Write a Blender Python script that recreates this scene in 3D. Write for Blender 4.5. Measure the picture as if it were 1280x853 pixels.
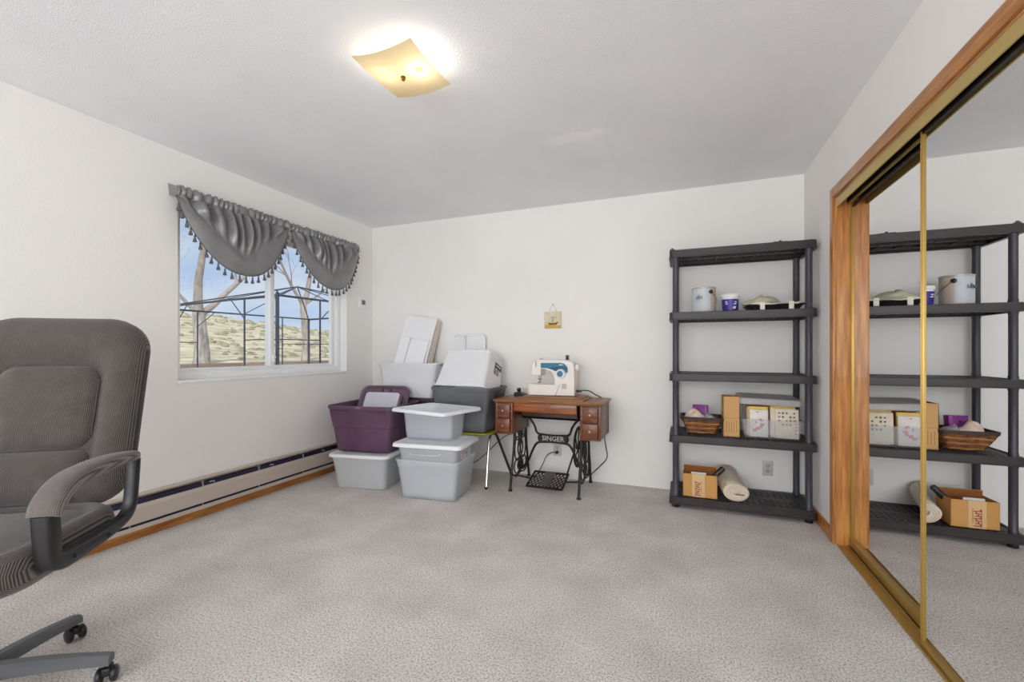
import bpy, bmesh, math, random
from mathutils import Vector, Matrix, Quaternion

for o in list(bpy.data.objects):
    bpy.data.objects.remove(o)
SC = bpy.context.scene
COL = SC.collection
R = math.radians
PI = math.pi
random.seed(7)

# ------------------------------------------------------------------ room numbers (metres)
XL, XR, YB, YF, H = -3.0734, 0.8383, 3.7862, -2.60, 2.44
WY0, WY1, WZ0, WZ1 = 1.857, 3.410, 0.915, 2.13      # window opening in the left wall
CY0, CY1, CZ1 = -0.75, 3.060, 2.03                  # closet opening in the right wall

# ------------------------------------------------------------------ camera
cam_d = bpy.data.cameras.new('camera')
cam = bpy.data.objects.new('camera', cam_d)
COL.objects.link(cam)
cam_d.sensor_fit = 'HORIZONTAL'
cam_d.sensor_width = 36.0
cam_d.lens = 545.35 / 1280 * 36.0
cam_d.shift_y = (438.89 - 426.5) / 1280
cam_d.clip_start = 0.02
cam_d.clip_end = 500
cam.location = (0, 0, 1.13293)
cam.rotation_euler = (PI / 2, 0, 0.372109)
SC.camera = cam

# ------------------------------------------------------------------ colour helpers
def lin(c):
    return tuple(((x / 255) / 12.92 if x / 255 <= 0.04045 else ((x / 255 + 0.055) / 1.055) ** 2.4) for x in c)

def rgba(c):
    return (*lin(c), 1.0)

# ------------------------------------------------------------------ world, sun, exposure
world = bpy.data.worlds.new('sky')
SC.world = world
world.use_nodes = True
wn, wl = world.node_tree.nodes, world.node_tree.links
wn.clear()
w_out = wn.new('ShaderNodeOutputWorld')
w_bg = wn.new('ShaderNodeBackground')
w_tc = wn.new('ShaderNodeTexCoord')
w_map = wn.new('ShaderNodeMapping')
w_map.inputs['Scale'].default_value = (1.0, 1.0, 3.2)
w_no = wn.new('ShaderNodeTexNoise')
w_no.inputs['Scale'].default_value = 3.0
w_no.inputs['Detail'].default_value = 6.0
w_no.inputs['Roughness'].default_value = 0.55
w_ra = wn.new('ShaderNodeValToRGB')
w_ra.color_ramp.elements[0].position = 0.38
w_ra.color_ramp.elements[0].color = rgba((184, 207, 238))
w_ra.color_ramp.elements[1].position = 0.68
w_ra.color_ramp.elements[1].color = rgba((232, 237, 245))
wl.new(w_tc.outputs['Generated'], w_map.inputs['Vector'])
wl.new(w_map.outputs['Vector'], w_no.inputs['Vector'])
wl.new(w_no.outputs['Fac'], w_ra.inputs['Fac'])
wl.new(w_ra.outputs['Color'], w_bg.inputs['Color'])
wl.new(w_bg.outputs['Background'], w_out.inputs['Surface'])
w_bg.inputs['Strength'].default_value = 1.0

def light(name, kind, loc, rot, energy, color=(1, 1, 1), **kw):
    d = bpy.data.lights.new(name, kind)
    d.energy = energy
    d.color = color
    for k, v in kw.items():
        setattr(d, k, v)
    o = bpy.data.objects.new(name, d)
    COL.objects.link(o)
    o.location = loc
    o.rotation_euler = rot
    return o

light('sun', 'SUN', (0, 0, 20), (R(38), R(28), 0), 2.6, (1.0, 0.95, 0.88), angle=R(3))
# portal guides the sky light through the left window
for nm, loc, rot, sx, sy in (('window_portal', (XL - 0.16, (WY0 + WY1) / 2, (WZ0 + WZ1) / 2), (0, -PI / 2, 0), WZ1 - WZ0, WY1 - WY0),):
    p = light(nm, 'AREA', loc, rot, 1.0, shape='RECTANGLE', size=sx, size_y=sy)
    p.data.cycles.is_portal = True
LAMP_W = 7.5           # stronger of the two bulbs in the ceiling lamp
REAR_FILL_W = 108.0          # added fill light behind the photographer, brightens the whole room
light('rear_fill_light', 'AREA', (-0.75, YF - 0.10, 1.45), (PI / 2, 0, 0), REAR_FILL_W, (0.95, 0.975, 1.0),
      shape='RECTANGLE', size=2.8, size_y=1.6)

SC.view_settings.view_transform = 'Standard'
SC.view_settings.look = 'None'
SC.view_settings.exposure = 0.0
SC.view_settings.gamma = 1.0
SC.view_settings.use_curve_mapping = False
SC.cycles.max_bounces = 14
SC.cycles.diffuse_bounces = 8
SC.cycles.glossy_bounces = 6
SC.cycles.transparent_max_bounces = 16
SC.cycles.sample_clamp_indirect = 8.0

# ------------------------------------------------------------------ materials
MATS = {}

def mat(name, col, rough=0.6, metal=0.0, col2=None, scale=8.0, stretch=(1, 1, 1), bump=0.0, bscale=None,
        alpha=1.0, detail=4.0, spec=0.5, lo=0.35, hi=0.65, coat=0.0):
    """Principled material; optional noise mottling between col and col2 and noise bump, in object space."""
    if name in MATS:
        return MATS[name]
    m = bpy.data.materials.new(name)
    m.use_nodes = True
    n, l = m.node_tree.nodes, m.node_tree.links
    b = n['Principled BSDF']
    b.inputs['Base Color'].default_value = rgba(col)
    b.inputs['Roughness'].default_value = rough
    b.inputs['Metallic'].default_value = metal
    b.inputs['Specular IOR Level'].default_value = spec
    b.inputs['Coat Weight'].default_value = coat
    if col2 or bump:
        tc = n.new('ShaderNodeTexCoord')
        mp = n.new('ShaderNodeMapping')
        mp.inputs['Scale'].default_value = stretch
        l.new(tc.outputs['Object'], mp.inputs['Vector'])
    if col2:
        no = n.new('ShaderNodeTexNoise')
        no.inputs['Scale'].default_value = scale
        no.inputs['Detail'].default_value = detail
        l.new(mp.outputs['Vector'], no.inputs['Vector'])
        ra = n.new('ShaderNodeValToRGB')
        ra.color_ramp.elements[0].position = lo
        ra.color_ramp.elements[1].position = hi
        ra.color_ramp.elements[0].color = rgba(col)
        ra.color_ramp.elements[1].color = rgba(col2)
        l.new(no.outputs['Fac'], ra.inputs['Fac'])
        l.new(ra.outputs['Color'], b.inputs['Base Color'])
    if bump:
        n2 = n.new('ShaderNodeTexNoise')
        n2.inputs['Scale'].default_value = bscale or scale
        n2.inputs['Detail'].default_value = 3.0
        l.new(mp.outputs['Vector'], n2.inputs['Vector'])
        bp = n.new('ShaderNodeBump')
        bp.inputs['Strength'].default_value = bump
        bp.inputs['Distance'].default_value = 0.01
        l.new(n2.outputs['Fac'], bp.inputs['Height'])
        l.new(bp.outputs['Normal'], b.inputs['Normal'])
    if alpha < 1.0:
        tr = n.new('ShaderNodeBsdfTransparent')
        tr.inputs['Color'].default_value = (0.96, 0.97, 0.98, 1)
        mx = n.new('ShaderNodeMixShader')
        mx.inputs['Fac'].default_value = alpha
        out = [x for x in n if x.type == 'OUTPUT_MATERIAL'][0]
        l.new(tr.outputs[0], mx.inputs[1])
        l.new(b.outputs[0], mx.inputs[2])
        l.new(mx.outputs[0], out.inputs['Surface'])
    MATS[name] = m
    return m

def wood(name, dark, lightc, axis='z', scale=9.0, rough=0.42, coat=0.15):
    st = {'x': (0.12, 1.6, 1.6), 'y': (1.6, 0.12, 1.6), 'z': (1.6, 1.6, 0.12)}[axis]
    return mat(name, dark, rough, col2=lightc, scale=scale * 4, stretch=st, detail=6.0, lo=0.33, hi=0.68, bump=0.06, coat=coat)

def corduroy(name, c1, c2, pitch, axis):
    """Ribbed upholstery: fine bands across the given local axis, with mottling and bump."""
    m = bpy.data.materials.new(name)
    m.use_nodes = True
    n, l = m.node_tree.nodes, m.node_tree.links
    b = n['Principled BSDF']
    b.inputs['Roughness'].default_value = 0.95
    b.inputs['Specular IOR Level'].default_value = 0.12
    b.inputs['Sheen Weight'].default_value = 0.25
    tc = n.new('ShaderNodeTexCoord')
    wv = n.new('ShaderNodeTexWave')
    wv.wave_type = 'BANDS'
    wv.bands_direction = axis
    wv.inputs['Scale'].default_value = 0.314 / pitch
    wv.inputs['Distortion'].default_value = 0.35
    wv.inputs['Detail'].default_value = 2.0
    wv.inputs['Detail Scale'].default_value = 1.2
    l.new(tc.outputs['Object'], wv.inputs['Vector'])
    no = n.new('ShaderNodeTexNoise')
    no.inputs['Scale'].default_value = 14.0
    no.inputs['Detail'].default_value = 8.0
    no.inputs['Roughness'].default_value = 0.75
    l.new(tc.outputs['Object'], no.inputs['Vector'])
    mx = n.new('ShaderNodeMath')
    mx.operation = 'MULTIPLY_ADD'
    mx.inputs[1].default_value = 0.60
    l.new(wv.outputs['Fac'], mx.inputs[0])
    m2 = n.new('ShaderNodeMath')
    m2.operation = 'MULTIPLY'
    m2.inputs[1].default_value = 0.55
    l.new(no.outputs['Fac'], m2.inputs[0])
    l.new(m2.outputs[0], mx.inputs[2])
    ra = n.new('ShaderNodeValToRGB')
    ra.color_ramp.elements[0].position = 0.30
    ra.color_ramp.elements[1].position = 0.85
    ra.color_ramp.elements[0].color = rgba(c1)
    ra.color_ramp.elements[1].color = rgba(c2)
    l.new(mx.outputs[0], ra.inputs['Fac'])
    l.new(ra.outputs['Color'], b.inputs['Base Color'])
    bp = n.new('ShaderNodeBump')
    bp.inputs['Strength'].default_value = 0.35
    bp.inputs['Distance'].default_value = 0.003
    l.new(wv.outputs['Fac'], bp.inputs['Height'])
    l.new(bp.outputs['Normal'], b.inputs['Normal'])
    return m

def mirror_mat():
    m = bpy.data.materials.new('mirror_glass')
    m.use_nodes = True
    n, l = m.node_tree.nodes, m.node_tree.links
    n.remove(n['Principled BSDF'])
    g = n.new('ShaderNodeBsdfGlossy')
    g.inputs['Roughness'].default_value = 0.0
    g.inputs['Color'].default_value = (0.90, 0.91, 0.91, 1)
    l.new(g.outputs[0], [x for x in n if x.type == 'OUTPUT_MATERIAL'][0].inputs['Surface'])
    return m

def glass_mat():
    m = bpy.data.materials.new('window_glass')
    m.use_nodes = True
    n, l = m.node_tree.nodes, m.node_tree.links
    n.remove(n['Principled BSDF'])
    t = n.new('ShaderNodeBsdfTransparent')
    t.inputs['Color'].default_value = (0.97, 0.98, 0.985, 1)
    g = n.new('ShaderNodeBsdfGlossy')
    g.inputs['Roughness'].default_value = 0.0
    mx = n.new('ShaderNodeMixShader')
    mx.inputs['Fac'].default_value = 0.03
    l.new(t.outputs[0], mx.inputs[1])
    l.new(g.outputs[0], mx.inputs[2])
    l.new(mx.outputs[0], [x for x in n if x.type == 'OUTPUT_MATERIAL'][0].inputs['Surface'])
    return m

def shade_mat():
    """Thin bent ivory glass of the ceiling lamp: part of the bulbs' light passes through it."""
    m = bpy.data.materials.new('lamp_glass')
    m.use_nodes = True
    n, l = m.node_tree.nodes, m.node_tree.links
    n.remove(n['Principled BSDF'])
    t = n.new('ShaderNodeBsdfTranslucent')
    t.inputs['Color'].default_value = rgba((186, 172, 138))
    d = n.new('ShaderNodeBsdfDiffuse')
    d.inputs['Color'].default_value = rgba((245, 228, 190))
    mx = n.new('ShaderNodeMixShader')
    mx.inputs['Fac'].default_value = 0.5
    l.new(t.outputs[0], mx.inputs[1])
    l.new(d.outputs[0], mx.inputs[2])
    l.new(mx.outputs[0], [x for x in n if x.type == 'OUTPUT_MATERIAL'][0].inputs['Surface'])
    return m

def emit_mat(name, col, s):
    m = bpy.data.materials.new(name)
    m.use_nodes = True
    n, l = m.node_tree.nodes, m.node_tree.links
    n.remove(n['Principled BSDF'])
    e = n.new('ShaderNodeEmission')
    e.inputs['Color'].default_value = rgba(col)
    e.inputs['Strength'].default_value = s
    l.new(e.outputs[0], [x for x in n if x.type == 'OUTPUT_MATERIAL'][0].inputs['Surface'])
    return m

def carpet_mat():
    m = mat('carpet', (230, 221, 215), 1.0, col2=(253, 247, 243), scale=3.4, detail=8.0, lo=0.30, hi=0.72, spec=0.05)
    n, l = m.node_tree.nodes, m.node_tree.links
    b = n['Principled BSDF']
    ra = [x for x in n if x.type == 'VALTORGB'][0]
    mp = [x for x in n if x.type == 'MAPPING'][0]
    fine = n.new('ShaderNodeTexNoise')
    fine.inputs['Scale'].default_value = 130.0
    fine.inputs['Detail'].default_value = 5.0
    fine.inputs['Roughness'].default_value = 0.8
    l.new(mp.outputs['Vector'], fine.inputs['Vector'])
    r2 = n.new('ShaderNodeValToRGB')
    r2.color_ramp.elements[0].position = 0.40
    r2.color_ramp.elements[0].color = (0.30, 0.29, 0.285, 1)
    r2.color_ramp.elements[1].position = 0.53
    r2.color_ramp.elements[1].color = (1.0, 1.0, 1.0, 1)
    l.new(fine.outputs['Fac'], r2.inputs['Fac'])
    mx = n.new('ShaderNodeMix')
    mx.data_type = 'RGBA'
    mx.blend_type = 'MULTIPLY'
    mx.inputs['Factor'].default_value = 0.8
    l.new(ra.outputs['Color'], mx.inputs['A'])
    l.new(r2.outputs['Color'], mx.inputs['B'])
    l.new(mx.outputs['Result'], b.inputs['Base Color'])
    bp = n.new('ShaderNodeBump')
    bp.inputs['Strength'].default_value = 0.8
    bp.inputs['Distance'].default_value = 0.008
    l.new(fine.outputs['Fac'], bp.inputs['Height'])
    l.new(bp.outputs['Normal'], b.inputs['Normal'])
    return m

WALL = mat('wall_paint', (240, 238, 234), 0.85, col2=(243, 241, 238), scale=1.5, bump=0.12, bscale=90.0, spec=0.2)
CEIL = mat('ceiling_texture', (238, 240, 243), 0.95, col2=(243, 244, 246), scale=2.0, bump=0.32, bscale=150.0, spec=0.1)
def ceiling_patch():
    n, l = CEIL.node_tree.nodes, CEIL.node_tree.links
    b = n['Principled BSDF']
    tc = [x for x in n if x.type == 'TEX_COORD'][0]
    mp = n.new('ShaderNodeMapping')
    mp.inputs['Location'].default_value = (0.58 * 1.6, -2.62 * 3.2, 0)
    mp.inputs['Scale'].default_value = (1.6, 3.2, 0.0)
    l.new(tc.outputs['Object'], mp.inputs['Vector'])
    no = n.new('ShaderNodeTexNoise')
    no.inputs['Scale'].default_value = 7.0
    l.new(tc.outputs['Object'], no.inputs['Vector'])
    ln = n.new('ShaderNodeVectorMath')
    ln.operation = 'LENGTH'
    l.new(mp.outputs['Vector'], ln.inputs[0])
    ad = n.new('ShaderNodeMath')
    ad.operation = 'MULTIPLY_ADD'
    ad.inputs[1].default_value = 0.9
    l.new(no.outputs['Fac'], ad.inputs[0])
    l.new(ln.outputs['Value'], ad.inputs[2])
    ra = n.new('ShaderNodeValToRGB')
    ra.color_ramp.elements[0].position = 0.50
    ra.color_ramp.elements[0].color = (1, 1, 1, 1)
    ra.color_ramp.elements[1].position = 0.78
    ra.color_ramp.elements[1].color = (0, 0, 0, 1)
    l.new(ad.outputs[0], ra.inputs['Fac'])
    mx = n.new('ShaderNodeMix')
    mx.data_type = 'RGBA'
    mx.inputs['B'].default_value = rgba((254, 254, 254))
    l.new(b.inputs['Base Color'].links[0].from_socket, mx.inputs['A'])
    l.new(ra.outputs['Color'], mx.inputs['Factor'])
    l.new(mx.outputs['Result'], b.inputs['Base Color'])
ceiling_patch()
CARPET = carpet_mat()
OAK = wood('oak_vertical', (164, 98, 34), (214, 150, 76), 'z')
OAKY = wood('oak_along', (158, 96, 36), (206, 142, 70), 'y')
GOLD = mat('gold_metal', (184, 150, 78), 0.36, 0.45)
GOLDL = mat('gold_painted', (196, 172, 104), 0.42, 0.35)
DARKBR = mat('dark_track', (44, 28, 20), 0.5, 0.3)
VINYL = mat('white_vinyl', (244, 245, 245), 0.35)
REVEAL = mat('white_gloss_paint', (244, 243, 240), 0.5)
MIRROR = mirror_mat()
GLASS = glass_mat()
CHROME = mat('chrome', (225, 222, 215), 0.18, 1.0)
STEEL = mat('steel_dark', (120, 120, 122), 0.35, 0.9)
IRON = mat('cast_iron', (34, 31, 30), 0.5, 0.3, col2=(54, 46, 42), scale=30)
BLACK = mat('black_plastic', (30, 30, 32), 0.4)
CLEAR = mat('clear_plastic', (226, 229, 232), 0.35, alpha=0.42)
CLEARW = mat('milky_plastic', (252, 252, 253), 0.4, alpha=0.74)
WHITEP = mat('white_plastic', (240, 241, 243), 0.4)
GREYBIN = mat('grey_plastic', (204, 207, 210), 0.45, alpha=0.86)
PURPLE = mat('purple_plastic', (88, 58, 84), 0.42, col2=(104, 72, 98), scale=4)
DGREY = mat('charcoal_plastic', (92, 93, 96), 0.45, col2=(104, 105, 108), scale=5)

# ------------------------------------------------------------------ mesh builder
def T(x=0, y=0, z=0):
    return Matrix.Translation((x, y, z))

def Rx(a): return Matrix.Rotation(a, 4, 'X')
def Ry(a): return Matrix.Rotation(a, 4, 'Y')
def Rz(a): return Matrix.Rotation(a, 4, 'Z')

class MB:
    def __init__(self):
        self.v, self.f = [], []

    def add(self, vs, fs, mx=None):
        k = len(self.v)
        self.v += [tuple((mx @ Vector(p)) if mx else p) for p in vs]
        self.f += [tuple(i + k for i in q) for q in fs]
        return self

    def box(self, c, s, bev=0.0, mx=None, seg=2):
        x, y, z = s[0] / 2, s[1] / 2, s[2] / 2
        if bev <= 0:
            vs = [(c[0] + a * x, c[1] + b * y, c[2] + d * z) for a in (-1, 1) for b in (-1, 1) for d in (-1, 1)]
            fs = [(0, 1, 3, 2), (4, 6, 7, 5), (0, 4, 5, 1), (2, 3, 7, 6), (0, 2, 6, 4), (1, 5, 7, 3)]
            return self.add(vs, fs, mx)
        bm = bmesh.new()
        bmesh.ops.create_cube(bm, size=1.0)
        for v in bm.verts:
            v.co = Vector((c[0] + v.co.x * s[0], c[1] + v.co.y * s[1], c[2] + v.co.z * s[2]))
        bmesh.ops.bevel(bm, geom=bm.edges[:], offset=bev, segments=seg, profile=0.5, affect='EDGES')
        bm.verts.index_update()
        self.add([v.co[:] for v in bm.verts], [[v.index for v in f.verts] for f in bm.faces], mx)
        bm.free()
        return self

    def b2(self, a, b, bev=0.0, mx=None):
        return self.box([(p + q) / 2 for p, q in zip(a, b)], [abs(q - p) for p, q in zip(a, b)], bev, mx)

    def loft(self, rings, cap0=True, cap1=True, mx=None, close=False):
        n = len(rings[0])
        vs = [p for r in rings for p in r]
        fs = []
        m = len(rings)
        for i in range(m if close else m - 1):
            a, b = i * n, ((i + 1) % m) * n
            for j in range(n):
                k = (j + 1) % n
                fs.append((a + j, a + k, b + k, b + j))
        if not close:
            if cap0: fs.append(tuple(range(n))[::-1])
            if cap1: fs.append(tuple(range((m - 1) * n, m * n)))
        return self.add(vs, fs, mx)

    def tube(self, pts, r, n=8, mx=None, close=False):
        pts = [Vector(p) for p in pts]
        m = len(pts)
        rr = r if isinstance(r, (list, tuple)) else [r] * m
        rings = []
        prev = None
        for i in range(m):
            if close:
                t = pts[(i + 1) % m] - pts[i - 1]
            else:
                t = pts[min(i + 1, m - 1)] - pts[max(i - 1, 0)]
            if t.length < 1e-9: t = Vector((0, 0, 1))
            t.normalize()
            if prev is None:
                up = Vector((0, 0, 1)) if abs(t.z) < 0.9 else Vector((1, 0, 0))
                a = t.cross(up).normalized()
            else:
                a = (prev - t * prev.dot(t))
                if a.length < 1e-6:
                    a = t.cross(Vector((0, 0, 1)))
                a.normalize()
            prev = a
            b = t.cross(a)
            rings.append([tuple(pts[i] + (a * math.cos(2 * PI * j / n) + b * math.sin(2 * PI * j / n)) * rr[i]) for j in range(n)])
        return self.loft(rings, mx=mx, close=close)

    def lathe(self, prof, n=24, mx=None, cap=True):
        rings = [[(max(r, 1e-4) * math.cos(2 * PI * j / n), max(r, 1e-4) * math.sin(2 * PI * j / n), z) for j in range(n)] for r, z in prof]
        return self.loft(rings, cap, cap, mx)

    def prism(self, poly, t0, t1, mx=None):
        """poly: (a, b) points; extruded along the third axis from t0 to t1 (local: x=a, y=t, z=b)."""
        n = len(poly)
        vs = [(a, t0, b) for a, b in poly] + [(a, t1, b) for a, b in poly]
        fs = [tuple(range(n)), tuple(range(2 * n - 1, n - 1, -1))]
        for j in range(n):
            k = (j + 1) % n
            fs.append((j, j + n, k + n, k))
        return self.add(vs, fs, mx)

    def mesh(self, name, m, smooth=True, ang=38, recalc=True):
        me = bpy.data.meshes.new(name)
        me.from_pydata(self.v, [], self.f)
        me.update()
        if recalc:
            bm = bmesh.new()
            bm.from_mesh(me)
            bmesh.ops.recalc_face_normals(bm, faces=bm.faces[:])
            bm.to_mesh(me)
            bm.free()
        if smooth:
            me.shade_smooth()
            me.set_sharp_from_angle(angle=R(ang))
        if m: me.materials.append(m)
        return me

    def obj(self, name, m, parent=None, smooth=True, ang=38, loc=None, recalc=True):
        o = bpy.data.objects.new(name, self.mesh(name, m, smooth, ang, recalc))
        COL.objects.link(o)
        if parent: o.parent = parent
        if loc: o.location = loc
        return o

def inst(o, name=None, loc=None, rot=None, parent=None):
    c = o.copy()
    COL.objects.link(c)
    if name: c.name = name
    if parent is not None: c.parent = parent
    if loc is not None: c.location = loc
    if rot is not None: c.rotation_euler = rot
    return c

def tag(o, label=None, cat=None, group=None, kind=None):
    if label: o['label'] = label
    if cat: o['category'] = cat
    if group: o['group'] = group
    if kind: o['kind'] = kind
    return o

def thing(name, label, cat, loc=(0, 0, 0), rz=0.0, group=None, kind=None):
    o = bpy.data.objects.new(name, None)
    o.empty_display_size = 0.1
    COL.objects.link(o)
    o.location = loc
    o.rotation_euler = (0, 0, rz)
    return tag(o, label, cat, group, kind)

def struct(o, label=None):
    return tag(o, label, kind='structure')

def rrect(w, d, r, z=0.0, n=5, cx=0.0, cy=0.0):
    r = min(r, w / 2 - 1e-4, d / 2 - 1e-4)
    out = []
    for sx, sy, a0 in ((1, 1, 0), (-1, 1, 90), (-1, -1, 180), (1, -1, 270)):
        for k in range(n + 1):
            a = R(a0 + 90 * k / n)
            out.append((cx + sx * (w / 2 - r) + r * math.cos(a), cy + sy * (d / 2 - r) + r * math.sin(a), z))
    return out

def smooth_path(pts, k=6):
    """Catmull-Rom through the points."""
    P = [Vector(p) for p in pts]
    P = [P[0] * 2 - P[1]] + P + [P[-1] * 2 - P[-2]]
    out = []
    for i in range(1, len(P) - 2):
        a, b, c, d = P[i - 1:i + 3]
        for j in range(k):
            t = j / k
            out.append(0.5 * ((2 * b) + (c - a) * t + (2 * a - 5 * b + 4 * c - d) * t * t + (3 * b - a - 3 * c + d) * t ** 3))
    out.append(P[-2])
    return out

def text_mesh(body, size, depth, name, m, parent, mx, bold=0.0):
    cu = bpy.data.curves.new(name, 'FONT')
    cu.body = body
    cu.size = size
    cu.extrude = depth
    cu.offset = bold
    cu.align_x = 'CENTER'
    cu.align_y = 'CENTER'
    cu.resolution_u = 2
    tmp = bpy.data.objects.new('tmp', cu)
    COL.objects.link(tmp)
    dg = bpy.context.evaluated_depsgraph_get()
    me = bpy.data.meshes.new_from_object(tmp.evaluated_get(dg))
    bpy.data.objects.remove(tmp)
    me.transform(mx)
    me.name = name
    me.materials.clear()
    me.materials.append(m)
    o = bpy.data.objects.new(name, me)
    COL.objects.link(o)
    o.parent = parent
    return o

# ================================================================== THE ROOM
TH = 0.14
struct(MB().b2((XL - TH, YF - TH, -0.10), (XR + 0.75, YB + TH, 0.0)).obj('floor', CARPET, smooth=False), 'grey cut pile carpet covering the room floor')
struct(MB().b2((XL - TH, YF - TH, H), (XR + 0.75, YB + TH, H + 0.1)).obj('ceiling', CEIL, smooth=False), 'grey white textured ceiling')
struct(MB().b2((XL - TH, YB, 0), (XR + 0.75, YB + TH, H)).obj('wall_back', WALL, smooth=False), 'off-white painted wall behind the shelf and sewing table')
m = MB()
m.b2((XL - TH, YF - TH, 0), (XL, WY0, H)).b2((XL - TH, WY1, 0), (XL, YB, H))
m.b2((XL - TH, WY0, 0), (XL, WY1, WZ0)).b2((XL - TH, WY0, WZ1), (XL, WY1, H))
struct(m.obj('wall_left', WALL, smooth=False), 'off-white painted wall with the window')
m = MB()
m.b2((XR, CY1, 0), (XR + 0.11, YB, H)).b2((XR, CY0, CZ1), (XR + 0.11, CY1, H)).b2((XR, YF, 0), (XR + 0.11, CY0, H))
struct(m.obj('wall_right', WALL, smooth=False), 'off-white painted wall around the mirrored closet')
m = MB()
m.b2((XR + 0.65, YF, 0), (XR + 0.75, YB, H))
struct(m.obj('wall_closet', WALL, smooth=False), 'closet back wall behind the mirror doors')
# wall behind the photographer, with an opening added to let the fill light in
RY0, RY1, RZ0, RZ1 = -2.15, 0.65, 0.65, 2.25
m = MB()
m.b2((XL - TH, YF - TH, 0), (RY0, YF, H)).b2((RY1, YF - TH, 0), (XR + 0.75, YF, H))
m.b2((RY0, YF - TH, 0), (RY1, YF, RZ0)).b2((RY0, YF - TH, RZ1), (RY1, YF, H))
struct(m.obj('wall_front', WALL, smooth=False), 'off-white wall behind the photographer with a wide opening added for the fill light')

# window lining and slider window
w1 = thing('window_1', 'white vinyl slider window looking onto the yard', None, (XL - 0.115, (WY0 + WY1) / 2, WZ0), kind='structure')
hw, hh = (WY1 - WY0) / 2, WZ1 - WZ0
t = 0.006
m = MB()
m.b2((-0.02, -hw, 0), (0.115, hw, t)).b2((-0.02, -hw, hh - t), (0.115, hw, hh)).b2((-0.02, -hw, 0), (0.115, -hw + t, hh)).b2((-0.02, hw - t, 0), (0.115, hw, hh))
m.obj('reveal_lining', REVEAL, w1, smooth=False)
MB().box((0.055, 0, 0.012), (0.135, 2 * hw - 0.014, 0.022), 0.006).obj('window_sill', REVEAL, w1)
fw = 0.05
m = MB()
m.box((0, 0, 0.022 + fw / 2), (0.075, 2 * hw - 0.012, fw), 0.006).box((0, 0, hh - fw / 2), (0.075, 2 * hw - 0.012, fw), 0.006)
m.b2((-0.0365, -hw + 0.006, 0.024 + fw - 0.008), (0.0365, -hw + 0.03, hh - fw + 0.008), 0.006).b2((-0.0365, hw - fw, 0.024 + fw - 0.008), (0.0365, hw - 0.006, hh - fw + 0.008), 0.006)
m.obj('window_frame', VINYL, w1)
for sgn in (-1, 1):
    a, b = ((-hw + 0.028, -0.005 + 0.03) if sgn < 0 else (-0.045 + 0.03, hw - fw))
    xo = 0.018 if sgn < 0 else -0.014
    z0, z1, s = 0.022 + fw - 0.004, hh - fw + 0.004, 0.042
    m = MB()
    m.b2((xo - 0.016, a, z0), (xo + 0.016, b, z0 + s * 0.75), 0.004).b2((xo - 0.016, a, z1 - s), (xo + 0.016, b, z1), 0.004)
    m.b2((xo - 0.0172, a + 0.001, z0 + 0.001), (xo + 0.0172, a + s, z1 - 0.001), 0.004).b2((xo - 0.0172, b - s, z0 + 0.001), (xo + 0.0172, b - 0.001, z1 - 0.001), 0.004)
    sash = m.obj('sash', VINYL, w1)
    MB().b2((xo - 0.003, a + s * 0.6, z0 + s * 0.4), (xo + 0.003, b - s * 0.6, z1 - s * 0.6)).obj('pane', GLASS, sash, smooth=False)
MB().box((0.042, 0.005, 0.16), (0.016, 0.016, 0.055), 0.004).box((0.052, 0.008, 0.165), (0.012, 0.024, 0.02), 0.004).obj('latch', VINYL, w1)
# rear window frame, made up to go with the added fill light
w2 = thing('added_window', 'added white window frame around the fill light behind the photographer', None, ((RY0 + RY1) / 2, YF - 0.06, RZ0), kind='structure')
hw2, hh2 = (RY1 - RY0) / 2, RZ1 - RZ0
m = MB()
m.b2((-hw2, -0.03, 0), (hw2, 0.03, 0.05)).b2((-hw2, -0.03, hh2 - 0.05), (hw2, 0.03, hh2)).b2((-hw2, -0.03, 0), (-hw2 + 0.05, 0.03, hh2)).b2((hw2 - 0.05, -0.03, 0), (hw2, 0.03, hh2)).b2((-0.03, -0.03, 0), (0.03, 0.03, hh2))
m.obj('window_frame', VINYL, w2, smooth=False)

# ---- closet: casing, jamb, tracks, two mirror doors
cw = 0.062
tr = thing('trim_1', 'honey oak casing around the mirrored closet opening', None, (XR, CY1, 0), kind='structure')
MB().box((-0.008, cw / 2 + 0.003, (CZ1 + cw) / 2), (0.018, cw, CZ1 + cw), 0.005).obj('side_casing', OAK, tr)
MB().b2((-0.017, CY0 - CY1 - 0.06, CZ1 + 0.0005), (0.001, 0.0025, CZ1 + cw), 0.005).obj('head_casing', OAKY, tr)
MB().b2((0.0, -0.012, 0.0), (0.115, 0.0, CZ1)).obj('side_jamb', OAK, tr, smooth=False)
MB().b2((0.0, CY0 - CY1, CZ1 - 0.012), (0.115, -0.012, CZ1)).obj('head_jamb', OAKY, tr, smooth=False)
tt = thing('trim_2', 'gold sliding door track above the closet mirrors', None, (XR, CY1 - 0.013, CZ1 - 0.012), kind='structure')
L = CY0 - CY1 + 0.02
m = MB()
m.b2((-0.004, L, -0.048), (0.002, 0, 0.0))
m.obj('fascia', GOLDL, tt, smooth=False)
m = MB()
m.b2((0.002, L, -0.006), (0.11, 0, 0.0)).b2((0.046, L, -0.030), (0.050, 0, -0.006))
m.obj('channel', DARKBR, tt, smooth=False)
MB().b2((0.0505, L, -0.044), (0.0545, 0, -0.006)).obj('inner_fascia', GOLDL, tt, smooth=False)
tb = thing('trim_3', 'gold double floor track below the closet mirrors', None, (XR, CY1 - 0.013, 0), kind='structure')
m = MB()
m.b2((-0.001, L, 0), (0.105, 0, 0.006), 0.002).b2((-0.001, L, 0.004), (0.003, 0, 0.011), 0.0015).b2((0.046, L, 0.004), (0.050, 0, 0.016), 0.0015).b2((0.098, L, 0.004), (0.102, 0, 0.014), 0.0015)
m.obj('track_rail', GOLD, tb)

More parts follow.
